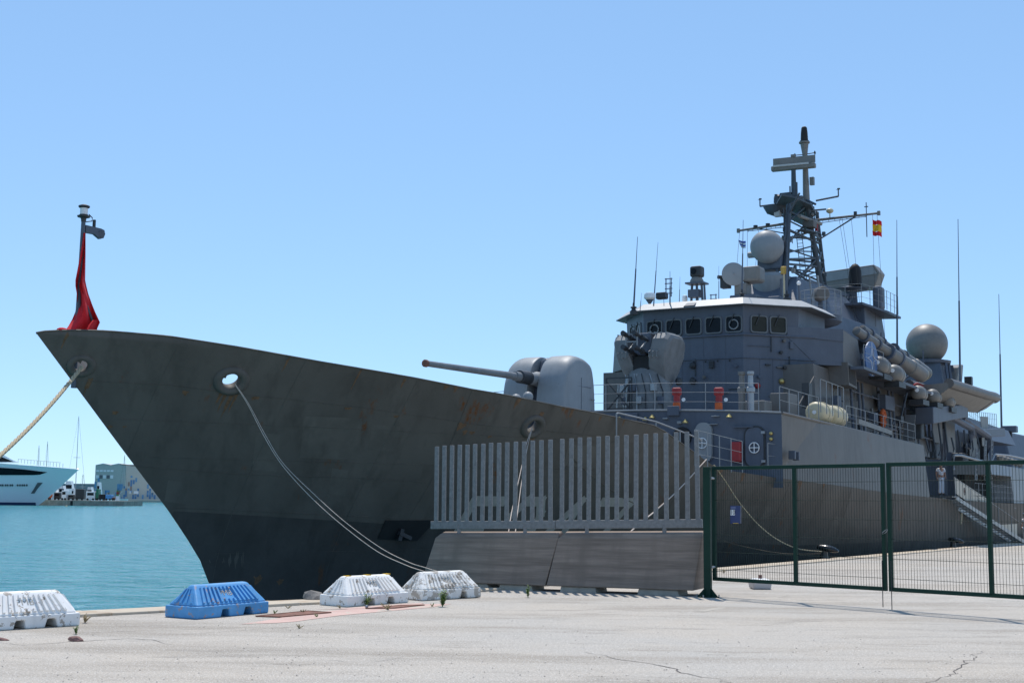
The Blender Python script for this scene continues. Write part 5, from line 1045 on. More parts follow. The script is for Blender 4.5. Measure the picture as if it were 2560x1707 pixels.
# ------------------------------------------------------------ low concrete road barriers
def barrier(name, label, pa, pb, m, yellow=False, dz=0.):
    A, Bq = gnd(*pa), gnd(*pb); A.z = gz(A.y); d_ = (Bq-A); L_ = d_.xy.length; rz = math.atan2(d_.y,d_.x)
    t = thing(name, label, 'barrier', tuple(A), 'low road barriers on the quay', rz); XF[t.name] = lambda p: Vector(p)
    W_, H_, h0 = .62, .44, .165; tw = .1            # local: x along the front base, y away from the camera
    rnd = random.Random(int(pa[0]))
    j = lambda p, q=.006: (p[0]+rnd.uniform(-q,q), p[1]+rnd.uniform(-q,q), p[2]+rnd.uniform(-q,q))
    prof = [(0,0),(.33*L_,0),(.35*L_,.105),(.435*L_,.105),(.445*L_,0),(.64*L_,0),(.665*L_,.11),(.745*L_,.11),(.77*L_,0),(L_,0),(L_,h0),(0,h0)]
    s_ = MB(); s_.prism([(x,0,z) for x,z in prof],(0,W_,0)); s_.build('plinth', m, t, bevel=.018)
    s_ = MB(); ex = .135*L_; e0 = .02
    lo = [(e0,e0,h0-.002),(L_-e0,e0,h0-.002),(L_-e0,W_-e0,h0-.002),(e0,W_-e0,h0-.002)]; hi = [(ex,W_/2-tw/2,H_),(L_-ex,W_/2-tw/2,H_),(L_-ex,W_/2+tw/2,H_),(ex,W_/2+tw/2,H_)]
    rows = []
    s_.hexa([j(p) for p in lo]+[j(p) for p in hi]); body = s_.build('hood', m, t, bevel=.025)
    # ribs on the sloping faces
    def fp(a, b_, off):                                    # a along 0..1, b up 0..1 on the front slope
        p = Vector(lo[0]).lerp(Vector(lo[1]),a).lerp(Vector(hi[0]).lerp(Vector(hi[1]),a), b_); return p+Vector((0,-.83,.56))*off
    n_ = 13
    for k in range(n_):
        a0 = .075+.85*k/n_; a1 = a0+.034
        segs = [(.1,.84)] if not 5 <= k <= 7 else [(.1,.26),(.68,.84)]
        for b0,b1 in segs:
            sk = (a0-.5)*.0
            q = [fp(a0,b0,-.002),fp(a1,b0,-.002),fp(a1,b1,-.002),fp(a0,b1,-.002)]; r_ = [fp(a0+.003,b0+.02,.03),fp(a1-.003,b0+.02,.03),fp(a1-.003,b1-.02,.03),fp(a0+.003,b1-.02,.03)]
            s2 = MB(); s2.hexa(q+r_); s2.build('rib', m, body)
    for side in (0,1):
        for k in range(4):
            a0 = .14+.2*k
            P_ = (lo[0],lo[3],hi[0],hi[3]) if side == 0 else (lo[1],lo[2],hi[1],hi[2])
            g_ = lambda a,b_,off: Vector(P_[0]).lerp(Vector(P_[1]),a).lerp(Vector(P_[2]).lerp(Vector(P_[3]),a),b_)+Vector(((-.67 if side == 0 else .67),0,.74))*off
            s2 = MB(); s2.hexa([g_(a0,.1,-.002),g_(a0+.1,.1,-.002),g_(a0+.1,.8,-.002),g_(a0,.8,-.002),g_(a0+.01,.12,.018),g_(a0+.09,.12,.018),g_(a0+.09,.77,.018),g_(a0+.01,.77,.018)]); s2.build('rib', m, body)
    vv, ff = lettering('PMB', .13)
    s2 = MB(); fx_ = (Vector(lo[1])-Vector(lo[0])).normalized(); fu = (fp(.5,1,0)-fp(.5,0,0)).normalized()
    s2.add([fp(.475,.42,.006)+fx_*v.x+fu*v.y for v in vv]+[fp(.475,.42,.001)+fx_*v.x+fu*v.y for v in vv], ff+[tuple(i+len(vv) for i in f) for f in ff]); s2.build('cast_letters', M['conc2'], body)
    if yellow:
        for k in range(3):
            s2 = MB(); x_ = lerp(hi[0][0],hi[1][0],.05+.44*k); s2.box((x_+.05,W_/2,H_+.002),(.1,.085,.008)); s2.build('yellow_mark', M['flagyel'], t)
    return t
barrier('road_barrier', 'flaking white road barrier at the left edge of the picture', (-52,1579), (200,1563), M['whitep'])
barrier('road_barrier', 'bright blue road barrier with chipped paint near the quay edge', (491,1548), (672,1531), M['bluep'])
barrier('road_barrier', 'white road barrier with yellow marks along its top', (868,1517), (1022,1505), M['whitep3'], True)
barrier('road_barrier', 'flaking white road barrier standing against the concrete fence block', (1056,1501), (1203,1493), M['whitep2'])
# ------------------------------------------------------------ concrete blocks with steel palisade
FD = (gnd(1720,1490)-gnd(1201,1472)); FD.z = 0; FD.normalize(); FN_ = Vector((-FD.y, FD.x, 0))      # along the fence, and away from the camera
if FN_.y < 0: FN_ = -FN_
FO = gnd(1720,1490); FO.z = gz(FO.y)
def fx(x, y, back=0.):                                     # fence-plane point seen at a pixel
    r = Vector(ray(x,y)); o = Vector((0,0,CZ)); p0 = FO+FN_*back; t = (p0-o).dot(FN_)/r.dot(FN_); return o+r*t
def fence_unit(label, xl, xr, ptop, pbot, bal, rail_y, top_y, bal_top, posts, feet, slope_l, slope_r):
    # xl/xr: block bottom ends, front face
    bl, br_ = fx(xl[0],xl[1],-.0), fx(xr[0],xr[1],-.0)
    t = thing('palisade_fence', label, 'fence', (bl.x,bl.y,gz(bl.y)), 'palisade fence units on concrete blocks')
    zb = lambda p: gz(p.y)+.1
    tl, tr_ = fx(*ptop[0], .26), fx(*ptop[1], .26)
    dep = .8; a = Vector((bl.x,bl.y,zb(bl))); c = Vector((br_.x,br_.y,zb(br_)))
    tb, td = [p+FN_*.0 for p in (tl,tr_)], .2
    s_ = MB(); B4 = [a, c, c+FN_*dep, a+FN_*dep]; k1 = [tl+Vector((0,0,-.08))-FN_*.05, tr_+Vector((0,0,-.08))-FN_*.05, tr_+FN_*(td+.15)+Vector((0,0,-.06)), tl+FN_*(td+.15)+Vector((0,0,-.06))]; T4 = [tl+FD*.06,tr_-FD*.02,tr_+FN_*td-FD*.02+Vector((0,0,.05)),tl+FN_*td+FD*.06+Vector((0,0,.05))]
    k1[0] -= FD*.03; k1[3] -= FD*.03
    s_.loft([B4,k1,T4]); s_.build('concrete_block', M['conc'], t, bevel=.02)
    for x0,x1 in feet:
        p0, p1 = fx(x0,1480,.06), fx(x1,1480,.06); s_ = MB(); p0.z = p1.z = 0
        z0, z1 = gz(p0.y)-.02, gz(p0.y)+.101
        s_.hexa([Vector((p.x,p.y,z0)) for p in (p0,p1,p1+FN_*.62,p0+FN_*.62)]+[Vector((p.x,p.y,z1)) for p in (p0+FD*.03,p1-FD*.03,p1+FN_*.62-FD*.03,p0+FN_*.62+FD*.03)]); s_.build('foot_pad', M['conc2'], t, bevel=.02)
    r0, r1 = fx(*rail_y[0], .34), fx(*rail_y[1], .34); s_ = MB(); s_.beam(r0, r1, .07, rail_y[2]); s_.build('bottom_rail', M['galv'], t, bevel=.008)
    for x in posts:
        k = (x-rail_y[0][0])/(rail_y[1][0]-rail_y[0][0]); p = r0.lerp(r1,k); q = tl.lerp(tr_,(x-ptop[0][0])/(ptop[1][0]-ptop[0][0])); s_ = MB(); s_.beam(Vector((p.x,p.y,q.z-.05)), p, .07, .07); s_.box((p.x,p.y,q.z+.006),(.16,.12,.012)); s_.build('post', M['galv'], t, bevel=.006)
    for i,x in enumerate(bal):
        f_ = i/(len(bal)-1); k = (x-rail_y[0][0])/(rail_y[1][0]-rail_y[0][0]); p = r0.lerp(r1,k)-FN_*.005; x += random.uniform(-1.2,1.2); h_ = random.uniform(-.8,.8)+ lerp(bal_top[0],bal_top[1],f_)
        q = fx(x+bal_top[2]*(i/len(bal)), h_, .34); q = Vector((lerp(p.x,q.x,.6),lerp(p.y,q.y,.6),q.z))
        s_ = MB(); s_.beam(p-Vector((0,0,.01)), q, .078, .05, FN_); s_.build('baluster', M['galv'], t, bevel=.006)
    return t
Z = lambda v: 1040+v*.32313
b1 = [Z(v) for v in (158,219,279,338,400,461,522,585,648,710,774,841,905,971,1042)]
b2 = [Z(v)+4 for v in (1118,1192,1262,1333,1406,1479,1553,1627,1702,1777,1855,1935,2015,2095,2172)]
fence_unit('steel palisade fence on the left concrete block, behind the white barrier', (1052,1466), (1362,1474), ((1094,1334),(1398,1334)), None, b1, ((1078,1312),(1389,1311),.15), None, (1115.5,1099.5,-1), (1150,1315), ((1160,1222),(1245,1332)), 0, 0)
fence_unit('steel palisade fence on the right concrete block, beside the green gate post', (1365,1474), (1734,1487), ((1401,1334),(1757,1333)), None, b2, ((1390,1311),(1756,1308),.155), None, (1096.5,1078.,-6), (1470,1664), ((1398,1492),(1592,1698)), 0, 0)
# ------------------------------------------------------------ green gate
GP = gnd(1770,1492); GP.z = gz(GP.y)
pst = thing('gate_post', 'dark green steel gate post on a flared base plate', 'post', tuple(GP))
zt = at_y(1768,1166,GP.y).z
s = MB(); s.beam(GP, (GP.x,GP.y,zt), .125, .125, FN_); s.build('post_tube', M['green'], pst, bevel=.012)
s = MB(); s.box(GP+Vector((0,0,.008)),(.34,.34,.016)); 
s.build('base_plate', M['green'], pst)
for k in range(4):
    a = k*math.pi/2+.785; s = MB(); u_ = Vector((math.cos(a),math.sin(a),0)); s.add([GP+u_*.06+Vector((0,0,.016)),GP+u_*.22+Vector((0,0,.016)),GP+u_*.06+Vector((0,0,.17))]+[GP+u_*.06+Vector((0,0,.016))+u_.cross(Vector((0,0,1)))*.01,GP+u_*.22+Vector((0,0,.016))+u_.cross(Vector((0,0,1)))*.01,GP+u_*.06+Vector((0,0,.17))+u_.cross(Vector((0,0,1)))*.01],[(0,1,2),(3,5,4),(0,3,4,1),(1,4,5,2),(2,5,3,0)]); s.build('gusset', M['green'], pst)
    s = MB(); s.cyl(GP+u_*.2+Vector((0,0,.016)).cross(u_)*3,GP+u_*.2+Vector((0,0,.016)).cross(u_)*3+Vector((0,0,.05)),.012,n=6); s.build('anchor_bolt', M['metal'], pst)
GD = Vector((.658,-.754,0)).normalized(); GO = Vector((3.62,23.62,0)); GNv = Vector((GD.y,-GD.x,0))
if GNv.y > 0: GNv = -GNv
ztop_, zbot_ = 2.22, .31
def gpt(s_, z): return GO+GD*s_+Vector((0,0,z))
def leaf(label, s0, s1, bars, zt0, zt1, zb0, zb1):
    t = thing('gate_leaf', label, 'gate', tuple(gpt(s0,0)), 'leaves of the green mesh gate')
    Zt = lambda q: lerp(zt0,zt1,(q-s0)/(s1-s0)); Zb = lambda q: lerp(zb0,zb1,(q-s0)/(s1-s0))
    for q in bars:
        s_ = MB(); s_.beam(gpt(q,Zb(q)),gpt(q,Zt(q)),.06,.06,GD); s_.build('upright', M['green'], t, bevel=.006)
    s_ = MB(); s_.beam(gpt(s0-.03,zt0),gpt(s1+.03,zt1),.06,.062); s_.build('top_rail', M['green'], t, bevel=.006)
    s_ = MB(); s_.beam(gpt(s0-.03,zb0),gpt(s1+.03,zb1),.06,.062); s_.build('bottom_rail', M['green'], t, bevel=.006)
    s_ = MB(); k = int((s1-s0)/.05)
    for i in range(1,k): q = lerp(s0,s1,i/k); s_.cyl(gpt(q,Zb(q))-GNv*.012,gpt(q,Zt(q))-GNv*.012,.0032,n=4,cap=False)
    stuff(s_.build('mesh_verticals', M['wire'], t))
    for i in range(1,7):
        f_ = (i-.15)/6.4; s_ = MB(); s_.cyl(gpt(s0,lerp(zt0,zb0,f_)),gpt(s1,lerp(zt1,zb1,f_)),.0035,n=4,cap=False); s_.build('mesh_wire', M['wire'], t)
    return t
g1 = leaf('left leaf of the green mesh gate, the one with the blue number sign', 0, 3.46, (0,1.75,3.46), 2.23, 2.24, .29, .31)
g2 = leaf('right leaf of the green mesh gate, running out of the picture', 3.57, 7.05, (3.57,5.26,7.05), 2.25, 2.26, .31, .33)
for z_ in (2.05,.5):
    s = MB(); s.cyl((GP.x+.06,GP.y-.02,z_),gpt(0,z_),.022,n=8); s.build('hinge', M['metal'], pst)
for q,zb_ in ((3.44,.03),(3.6,.0)): s = MB(); s.cyl(gpt(q,zb_)+GNv*.045,gpt(q,.75)+GNv*.045,.007,n=6); s.build('drop_bolt', M['dark'], g1 if q < 3.5 else g2)
s = MB(); rg = [];
for k in range(14): a = 2*math.pi*k/14; rg.append(s.ring(gpt(3.51+.05*math.cos(a),1.2+.02*math.sin(a)+.03*math.cos(a))+GNv*.05,GD*-math.sin(a)+Vector((0,0,math.cos(a))),.006,5))
s.loft(rg+[rg[0]],cap=False); tag(s.build('chain', M['metal'], smooth=60), 'small steel chain loop joining the two gate leaves', 'chain')
# number sign
def gpix(x,y,off=0.):
    r = Vector(ray(x,y)); o = Vector((0,0,CZ)); t = (GO+GNv*off-o).dot(GNv)/r.dot(GNv); return o+r*t
q = [gpix(x,y,.02) for x,y in ((1826,1308),(1853.5,1308),(1853.5,1263.5),(1826,1263.5))]
sg = thing('gate_sign', 'small dark blue sign with the number 10 wired to the gate mesh', 'sign', tuple(q[0]))
s = MB(); s.hexa(q+[p+GNv*.004 for p in q]); s.build('sign_board', mat('navy_sign_print',(.03,.04,.13),.4), sg)
ex, ey = (q[1]-q[0]), (q[3]-q[0]); sp = lambda a,b_,o=.006: q[0]+ex*a+ey*b_+GNv*o
s = MB(); s.add([sp(.03,.46),sp(.43,.46),sp(.43,.77),sp(.03,.77)],[(0,1,2,3)]); s.build('sign_panel', M['white'], sg)
vv, ff = lettering('10', .115); s = MB(); s.add([sp(.23,.5,.008)+ex.normalized()*v.x+ey.normalized()*v.y for v in vv], ff); s.build('sign_number', M['navyc'], sg)
s = MB(); s.add([sp(.05,.82),sp(.5,.82),sp(.5,.95),sp(.05,.95)],[(0,1,2,3)]); s.build('sign_heading', mat('faded_sign_print',(.12,.14,.26),.5), sg)
s = MB(); s.add([sp(.25,.005),sp(.75,.005),sp(.75,.025),sp(.25,.025)],[(0,1,2,3)]); s.build('sign_strip', M['flagyel'], sg)
s = MB(); s.beam(sp(.97,0),sp(.97,1),.012,.012); s.build('sign_edge', M['galv'], sg)
# ------------------------------------------------------------ things lying on the quay
P = gnd(1906,1473); P.z = gz(P.y)
t = thing('plastic_base', 'grey plastic fence base with a short peg, behind the gate', 'base', tuple(P))
s = MB(); s.prism2([P+Vector((x,y,0)) for x,y in ((-.17,0),(.17,0),(.19,.4),(-.19,.4))],[P+Vector((x,y,.16)) for x,y in ((-.19,-.02),(.19,-.02),(.21,.42),(-.21,.42))]); s.build('tub', mat('grey_plastic',(.5,.48,.48),.6), t, bevel=.03)
s = MB(); s.prism2([P+Vector((x,y,.161)) for x,y in ((-.19,-.02),(.19,-.02),(.21,.42),(-.21,.42))],[P+Vector((x,y,.2)) for x,y in ((-.12,.05),(.12,.05),(.12,.33),(-.12,.33))]); s.build('lid', M['white'], t, bevel=.015)
s = MB(); s.cyl(P+Vector((0,.2,.19)),P+Vector((0,.2,.27)),.035,n=10); s.build('peg', M['rock'], t)
def stone(px, r, sc3, label, m, seed, cat='stone', n=10):
    P_ = gnd(*px); P_.z = gz(P_.y); rn = random.Random(seed); bm = bmesh.new(); bmesh.ops.create_icosphere(bm, subdivisions=2, radius=r)
    off = Vector((rn.random()*9,rn.random()*9,rn.random()*9))
    from mathutils import noise as nz
    for v in bm.verts:
        k = 1+.38*nz.noise(v.co*2.2/r*.6+off)+.16*nz.noise(v.co*6/r*.5+off); v.co = Vector((v.co.x*sc3[0]*k, v.co.y*sc3[1]*k, max(-.35*r*sc3[2], v.co.z*sc3[2]*k)))
    me = bpy.data.meshes.new('stone'); bm.to_mesh(me); bm.free(); me.materials.append(m); o = bpy.data.objects.new('stone', me); col.objects.link(o); o.location = P_+Vector((0,0,.3*r*sc3[2])); o.rotation_euler = (0,.15,rn.random()*.5-.5); tag(o, label, cat); return o
stone((190,1602),.075,(1.25,.7,.55),'reddish brown stone lying alone in front of the left white barrier',M['rock'],3)
stone((6,1600),.07,(1.2,.6,.35),'flat reddish stone at the left edge of the picture',M['rock'],8)
o = stone((785,1503),.2,(.95,.7,.72),'broken grey lump of concrete at the quay edge left of the marked barrier',M['rubble'],5,'rubble')
stone((820,1501),.15,(1.3,.7,.45),'flat grey concrete slab fragment beside the lump at the quay edge',M['rubble'],21,'rubble')
P = gnd(918,1521); s = MB(); p = Vector((P.x,P.y,gz(P.y)+.012)); s.tube([p,p+Vector((.12,-.02,0)),p+Vector((.16,-.03,.0))],.01,6); s.ball(p+Vector((-.01,0,.02)),.025,8,5); tag(s.build('iron_pin', M['metal'], origin=tuple(p)), 'short iron pin lying in front of the barrier with yellow marks', 'pin')
# weeds: bushy stems with many small leaves
def weed(px, h, n, m, label, wide=.5, seed=1):
    P_ = gnd(*px); P_.z = gz(P_.y); rn = random.Random(seed); t = thing('weed', label, 'weed', tuple(P_), 'weeds in the paving cracks'); s1, s2 = MB(), MB()
    for k in range(n):
        a = rn.random()*6.283; hh = h*rn.uniform(.45,1); ln = wide*rn.uniform(.1,.9)*h; tip = P_+Vector((math.cos(a)*ln,math.sin(a)*ln,hh)); md = P_.lerp(tip,.5)+Vector((0,0,.06*h))
        s1.tube([P_,md,tip],[.006,.005,.003],4)
        for j in range(14):
            f_ = .15+.85*j/13; p = P_.lerp(md,f_*2) if f_ < .5 else md.lerp(tip,f_*2-1); b_ = rn.random()*6.283; ll = .24*h*rn.uniform(.6,1.2); d_ = Vector((math.cos(b_),math.sin(b_),rn.uniform(.2,.9))).normalized(); n2 = d_.cross(Vector((0,0,1))).normalized()*ll*.2
            s2.add([p,p+d_*ll*.5+n2,p+d_*ll,p+d_*ll*.5-n2],[(0,1,2,3)])
    s1.build('stem', m, t); stuff(s2.build('leaves', m, t, fix=False))
weed((1106,1516),.24,14,M['leaf'],'tall green weed in front of the white barrier against the fence block',.3,1)
weed((1320,1493),.19,10,M['leaf'],'green weed growing at the foot of the left fence block',.35,2)
weed((190,1585),.11,8,M['leaf'],'small green weed by the stone near the left barrier',.5,3)
weed((916,1514),.18,12,M['leaf'],'bushy green weed against the fork slot of the barrier with yellow marks',.8,4)
weed((1080,1516),.06,5,M['leaf'],'tiny green tuft left of the tall weed',.8,5)
weed((748,1570),.06,6,M['dry'],'dry weed on the paving below the pink patch',1.2,6)
weed((970,1524),.12,8,M['dry'],'dry straw coloured weed at the second cover plate',1.3,7)
weed((212,1556),.12,9,M['dry'],'dry weed at the right end of the left barrier',.9,8)
weed((686,1534),.07,6,M['leaf'],'small weed on the rusty cover plate by the blue barrier',.9,9)
weed((757,1531),.06,6,M['dry'],'dry weed on the far corner of the cover plate',1.2,10)
weed((850,1520),.06,6,M['dry'],'dry weed at the left end of the barrier with yellow marks',1.1,11)
weed((720,1520),.05,5,M['dry'],'dry weed tuft on the cope behind the cover plate',1.4,12)
weed((792,1542),.05,5,M['leaf'],'low weed on the front edge of the pink paving',1.3,13)
weed((1810,1432),.1,8,M['dry'],'dry weed on the quay edge behind the gate',1.6,14)
# ------------------------------------------------------------ bollards
def bollard(px, sc_, label):
    P_ = gnd(*px); P_.z = gz(P_.y); t = thing('bollard', label, 'bollard', tuple(P_), 'black mooring bollards'); 
    s_ = MB(); s_.turn(P_,(0,0,1),[(0,.3*sc_),(.05,.3*sc_),(.06,.2*sc_),(.35*sc_,.17*sc_),(.5*sc_,.19*sc_)],18); s_.build('bollard_stem', M['boll'], t, smooth=35)
    e = Vector((N2[0],N2[1],0)); sd_ = Vector((D2[0],D2[1],0)); rows = []
    for i in range(12):
        f_ = i/11; c_ = P_+e*lerp(-.32,.72,f_)*sc_+Vector((0,0,(.58-.16*f_*f_)*sc_)); r_ = sc_*.24*math.sqrt(max(.02,1-((f_-.42)/.6)**2)) if f_ > .42 else sc_*.24*(.8+.2*f_/.42) if i else .1*sc_
        rows.append([c_+sd_*math.cos(k*math.pi/8)*r_*1.15+Vector((0,0,1))*math.sin(k*math.pi/8)*r_*.72 for k in range(16)])
    s_ = MB(); s_.loft(rows); s_.build('bollard_head', M['boll'], t, smooth=50)
    return t, P_
BA, PA = bollard((2060,1398), .68, 'shiny black mooring bollard with ropes round it, behind the left gate leaf')
BB, PB = bollard((2383,1369), .68, 'black mooring bollard without ropes, near the foot of the gangway')
# ------------------------------------------------------------ mooring lines
def catenary(a, b_, sag, n=24): return [a.lerp(b_,i/n)-Vector((0,0,sag*4*(i/n)*(1-i/n))) for i in range(n+1)]
def rope(label, a, b_, sag, r, m, twist=True):
    pts = catenary(a,b_,sag,40 if not twist else 60); s_ = MB()
    if twist:
        for st__ in range(3):
            q = []
            tt = (b_-a).normalized(); sd_ = tt.cross(Vector((0,0,1))).normalized(); uu = sd_.cross(tt)
            L_ = (b_-a).length; N_ = min(700,int(L_/ (r*2.2)))
            big = catenary(a,b_,sag,N_)
            for i,p in enumerate(big): an = i*1.05+st__*2.094; q.append(p+(sd_*math.cos(an)+uu*math.sin(an))*r*.55)
            s_.tube(q, r*.55, 5)
    else: s_.tube(pts, r, 6)
    return tag(s_.build('mooring_rope', m, smooth=60, origin=tuple(a)), label, 'rope', 'mooring ropes')
def hp(x, y, off=.1): p = on_hull(x,y,off); return ship(*p)
A_ = hp(204,917,.1); E_ = at_y(-120,1235,A_.y-7.); rope('thick pale twisted rope leading from the bow fairlead out of the picture to the left', A_, E_, .18, .042, M['rope'])
A_ = hp(590,970,.1); A2 = at_n(700,1160,NC+5.5)
def through(px_, v0, v1):                                  # rope through picture points at offsets going from hull to quay
    return [Vector(ship(*pv(x,y,lerp(v0,v1,(i/(len(px_)-1))**1.8)))) for i,(x,y) in enumerate(px_)]
def rope_path(label, pts, r, m):
    Q = []
    n_ = len(pts)
    for i in range(n_-1):
        p0,p1,p2,p3 = pts[max(0,i-1)],pts[i],pts[i+1],pts[min(n_-1,i+2)]
        for k in range(8):
            t = k/8; Q.append(.5*((2*p1)+(p2-p0)*t+(2*p0-5*p1+4*p2-p3)*t*t+(3*p1-p0-3*p2+p3)*t**3))
    Q.append(pts[-1]); s_ = MB(); s_.tube(Q, r, 6); return tag(s_.build('mooring_rope', m, smooth=60, origin=tuple(pts[0])), label, 'rope', 'mooring ropes')
v0 = hv(on_hull(590,965)[0], on_hull(590,965)[2])
rope_path('upper of two thin pale lines sagging from the bow fairlead behind the fence block', through(((588,960),(622,1010),(665,1090),(708,1158),(780,1230),(860,1302),(950,1368),(1020,1404),(1062,1418),(1120,1436)),v0+.05,9.3), .0085, M['ropew'])
rope_path('lower of two thin pale lines sagging from the bow fairlead behind the fence block', through(((588,962),(620,1012),(660,1090),(705,1162),(775,1240),(850,1308),(940,1376),(1010,1410),(1058,1427),(1120,1445)),v0+.05,9.5), .0085, M['ropew'])
p1 = on_hull(1327,1075); 
rope_path('left of two pale lines dropping from the second fairlead behind the palisade', through(((1330,1070),(1316,1110),(1300,1185),(1280,1275),(1272,1325),(1262,1400)),p1[1]+.05,8.8), .01, M['ropew'])
rope_path('right of two pale lines dropping from the second fairlead behind the palisade', through(((1331,1070),(1320,1110),(1306,1190),(1294,1280),(1289,1325),(1284,1400)),p1[1]+.05,8.8), .01, M['ropew'])
rope_path('slack brown rope running from the second fairlead down towards the gate bollard', through(((1340,1070),(1400,1115),(1480,1190),(1560,1245),(1640,1280),(1720,1310),(1790,1345),(1870,1368),(1960,1383),(2052,1383)),p1[1]+.05,8.75), .014, M['roped'])
p2_ = on_hull(1768,1152)
rope_path('pale line slanting from the bulwark end down behind the right palisade', through(((1766,1148),(1700,1220),(1640,1275),(1600,1307),(1560,1345),(1520,1390)),p2_[1]+.05,8.8), .018, M['ropew'])
rope_path('brown rope sagging from the bulwark end to the gate bollard', through(((1785,1162),(1815,1205),(1850,1258),(1900,1315),(1950,1352),(2000,1372),(2055,1378)),p2_[1]+.15,8.7), .018, M['rope'])
# ------------------------------------------------------------ gangway
g0_ = ship(*pv(2372,1243,7.3)); g1_ = ship(*pv(2546,1354,8.3)); gg = thing('gangway', 'grey gangway stair with a lettered cream side banner, leading up to the warship', 'gangway', tuple(g1_))
gx = g1_-g0_; gx.z = 0; Lg = gx.length; gx.normalize(); gy = Vector((N2[0],N2[1],0)); gy = (gy-gx*gy.dot(gx)).normalized()
for off in (.32,-.42):
    s = MB(); s.beam(g0_+gy*off, g1_+gy*off, .05, .2); s.build('stringer', M['metal'], gg)
n_ = 17
for i in range(n_):
    p = g0_.lerp(g1_,(i+.3)/n_)+Vector((0,0,.03)); s = MB(); s.beam(p-gy*.4,p+gy*.3,.26,.035); s.build('step', M['galv'], gg)
bq = [ship(*pv(x,y,7.0)) for x,y in ((2390,1233),(2543,1341),(2543,1296),(2386,1192))]
s = MB(); s.hexa(bq+[p-gy*.03 for p in bq]); BN = s.build('side_banner', mat('cream_canvas',(.62,.55,.44),.85,var=.05), gg)
exb = (bq[1]-bq[0]); ezb = Vector((0,0,1)); exn = exb.normalized()
bp_ = lambda t_,h_: bq[0]+exb*t_+ezb*h_+gy*.012
for txt,t_,h_,sz in (('T.C.G.',.33,.46,.3),('KEMALREİS',.62,.42,.3),('F',.37,.1,.24),('247',.55,.1,.24)):
    vv, ff = lettering(txt, sz); s = MB(); s.add([bp_(t_,h_)+exn*v.x*.95+ezb*v.y for v in vv], ff); s.build('banner_letters', M['navyc'], BN, fix=False)
s = MB(); c_ = bp_(.12,.42); rg = []
for r_ in (.2,.14): rg.append([c_+exn*r_*math.cos(2*math.pi*k/20)+ezb*r_*math.sin(2*math.pi*k/20) for k in range(20)])
s.loft(rg, cap=False); s.build('banner_badge', M['navyc'], BN, fix=False)
s = MB(); s.add([c_+exn*.09*math.cos(2*math.pi*k/12)+ezb*.09*math.sin(2*math.pi*k/12) for k in range(12)],[tuple(range(12))]); s.build('banner_badge', M['rustp'], BN, fix=False)
for off in (.32,):
    s = MB()
    for i in range(6): p = g0_.lerp(g1_,i/5)+gy*off; s.cyl(p,p+Vector((0,0,.95)),.018,n=6)
    s.tube([g0_+gy*off+Vector((0,0,.95)),g1_+gy*off+Vector((0,0,.95))],.014,6); s.build('hand_rope', M['rail'], gg)
s = MB(); p = g0_-gx*.9; s.prism([p+gy*.45,p+gx*1.1+gy*.45,p+gx*1.1-gy*1.2,p-gy*1.2],(0,0,.06)); s.build('head_platform', M['galv'], gg)
s = MB(); s.cyl(g1_-gy*.4+Vector((0,0,-.03)),g1_+gy*.35+Vector((0,0,-.03)),.07,n=10); s.build('roller', M['dark'], gg)
a_ = ship(*pv(2343,1285,7.4)); s = MB(); s.tube([ship(*pv(2404,1283,7.4)),ship(*pv(2402,1310,7.4))],.05,8); s.build('rope_fender', M['rope'], gg)
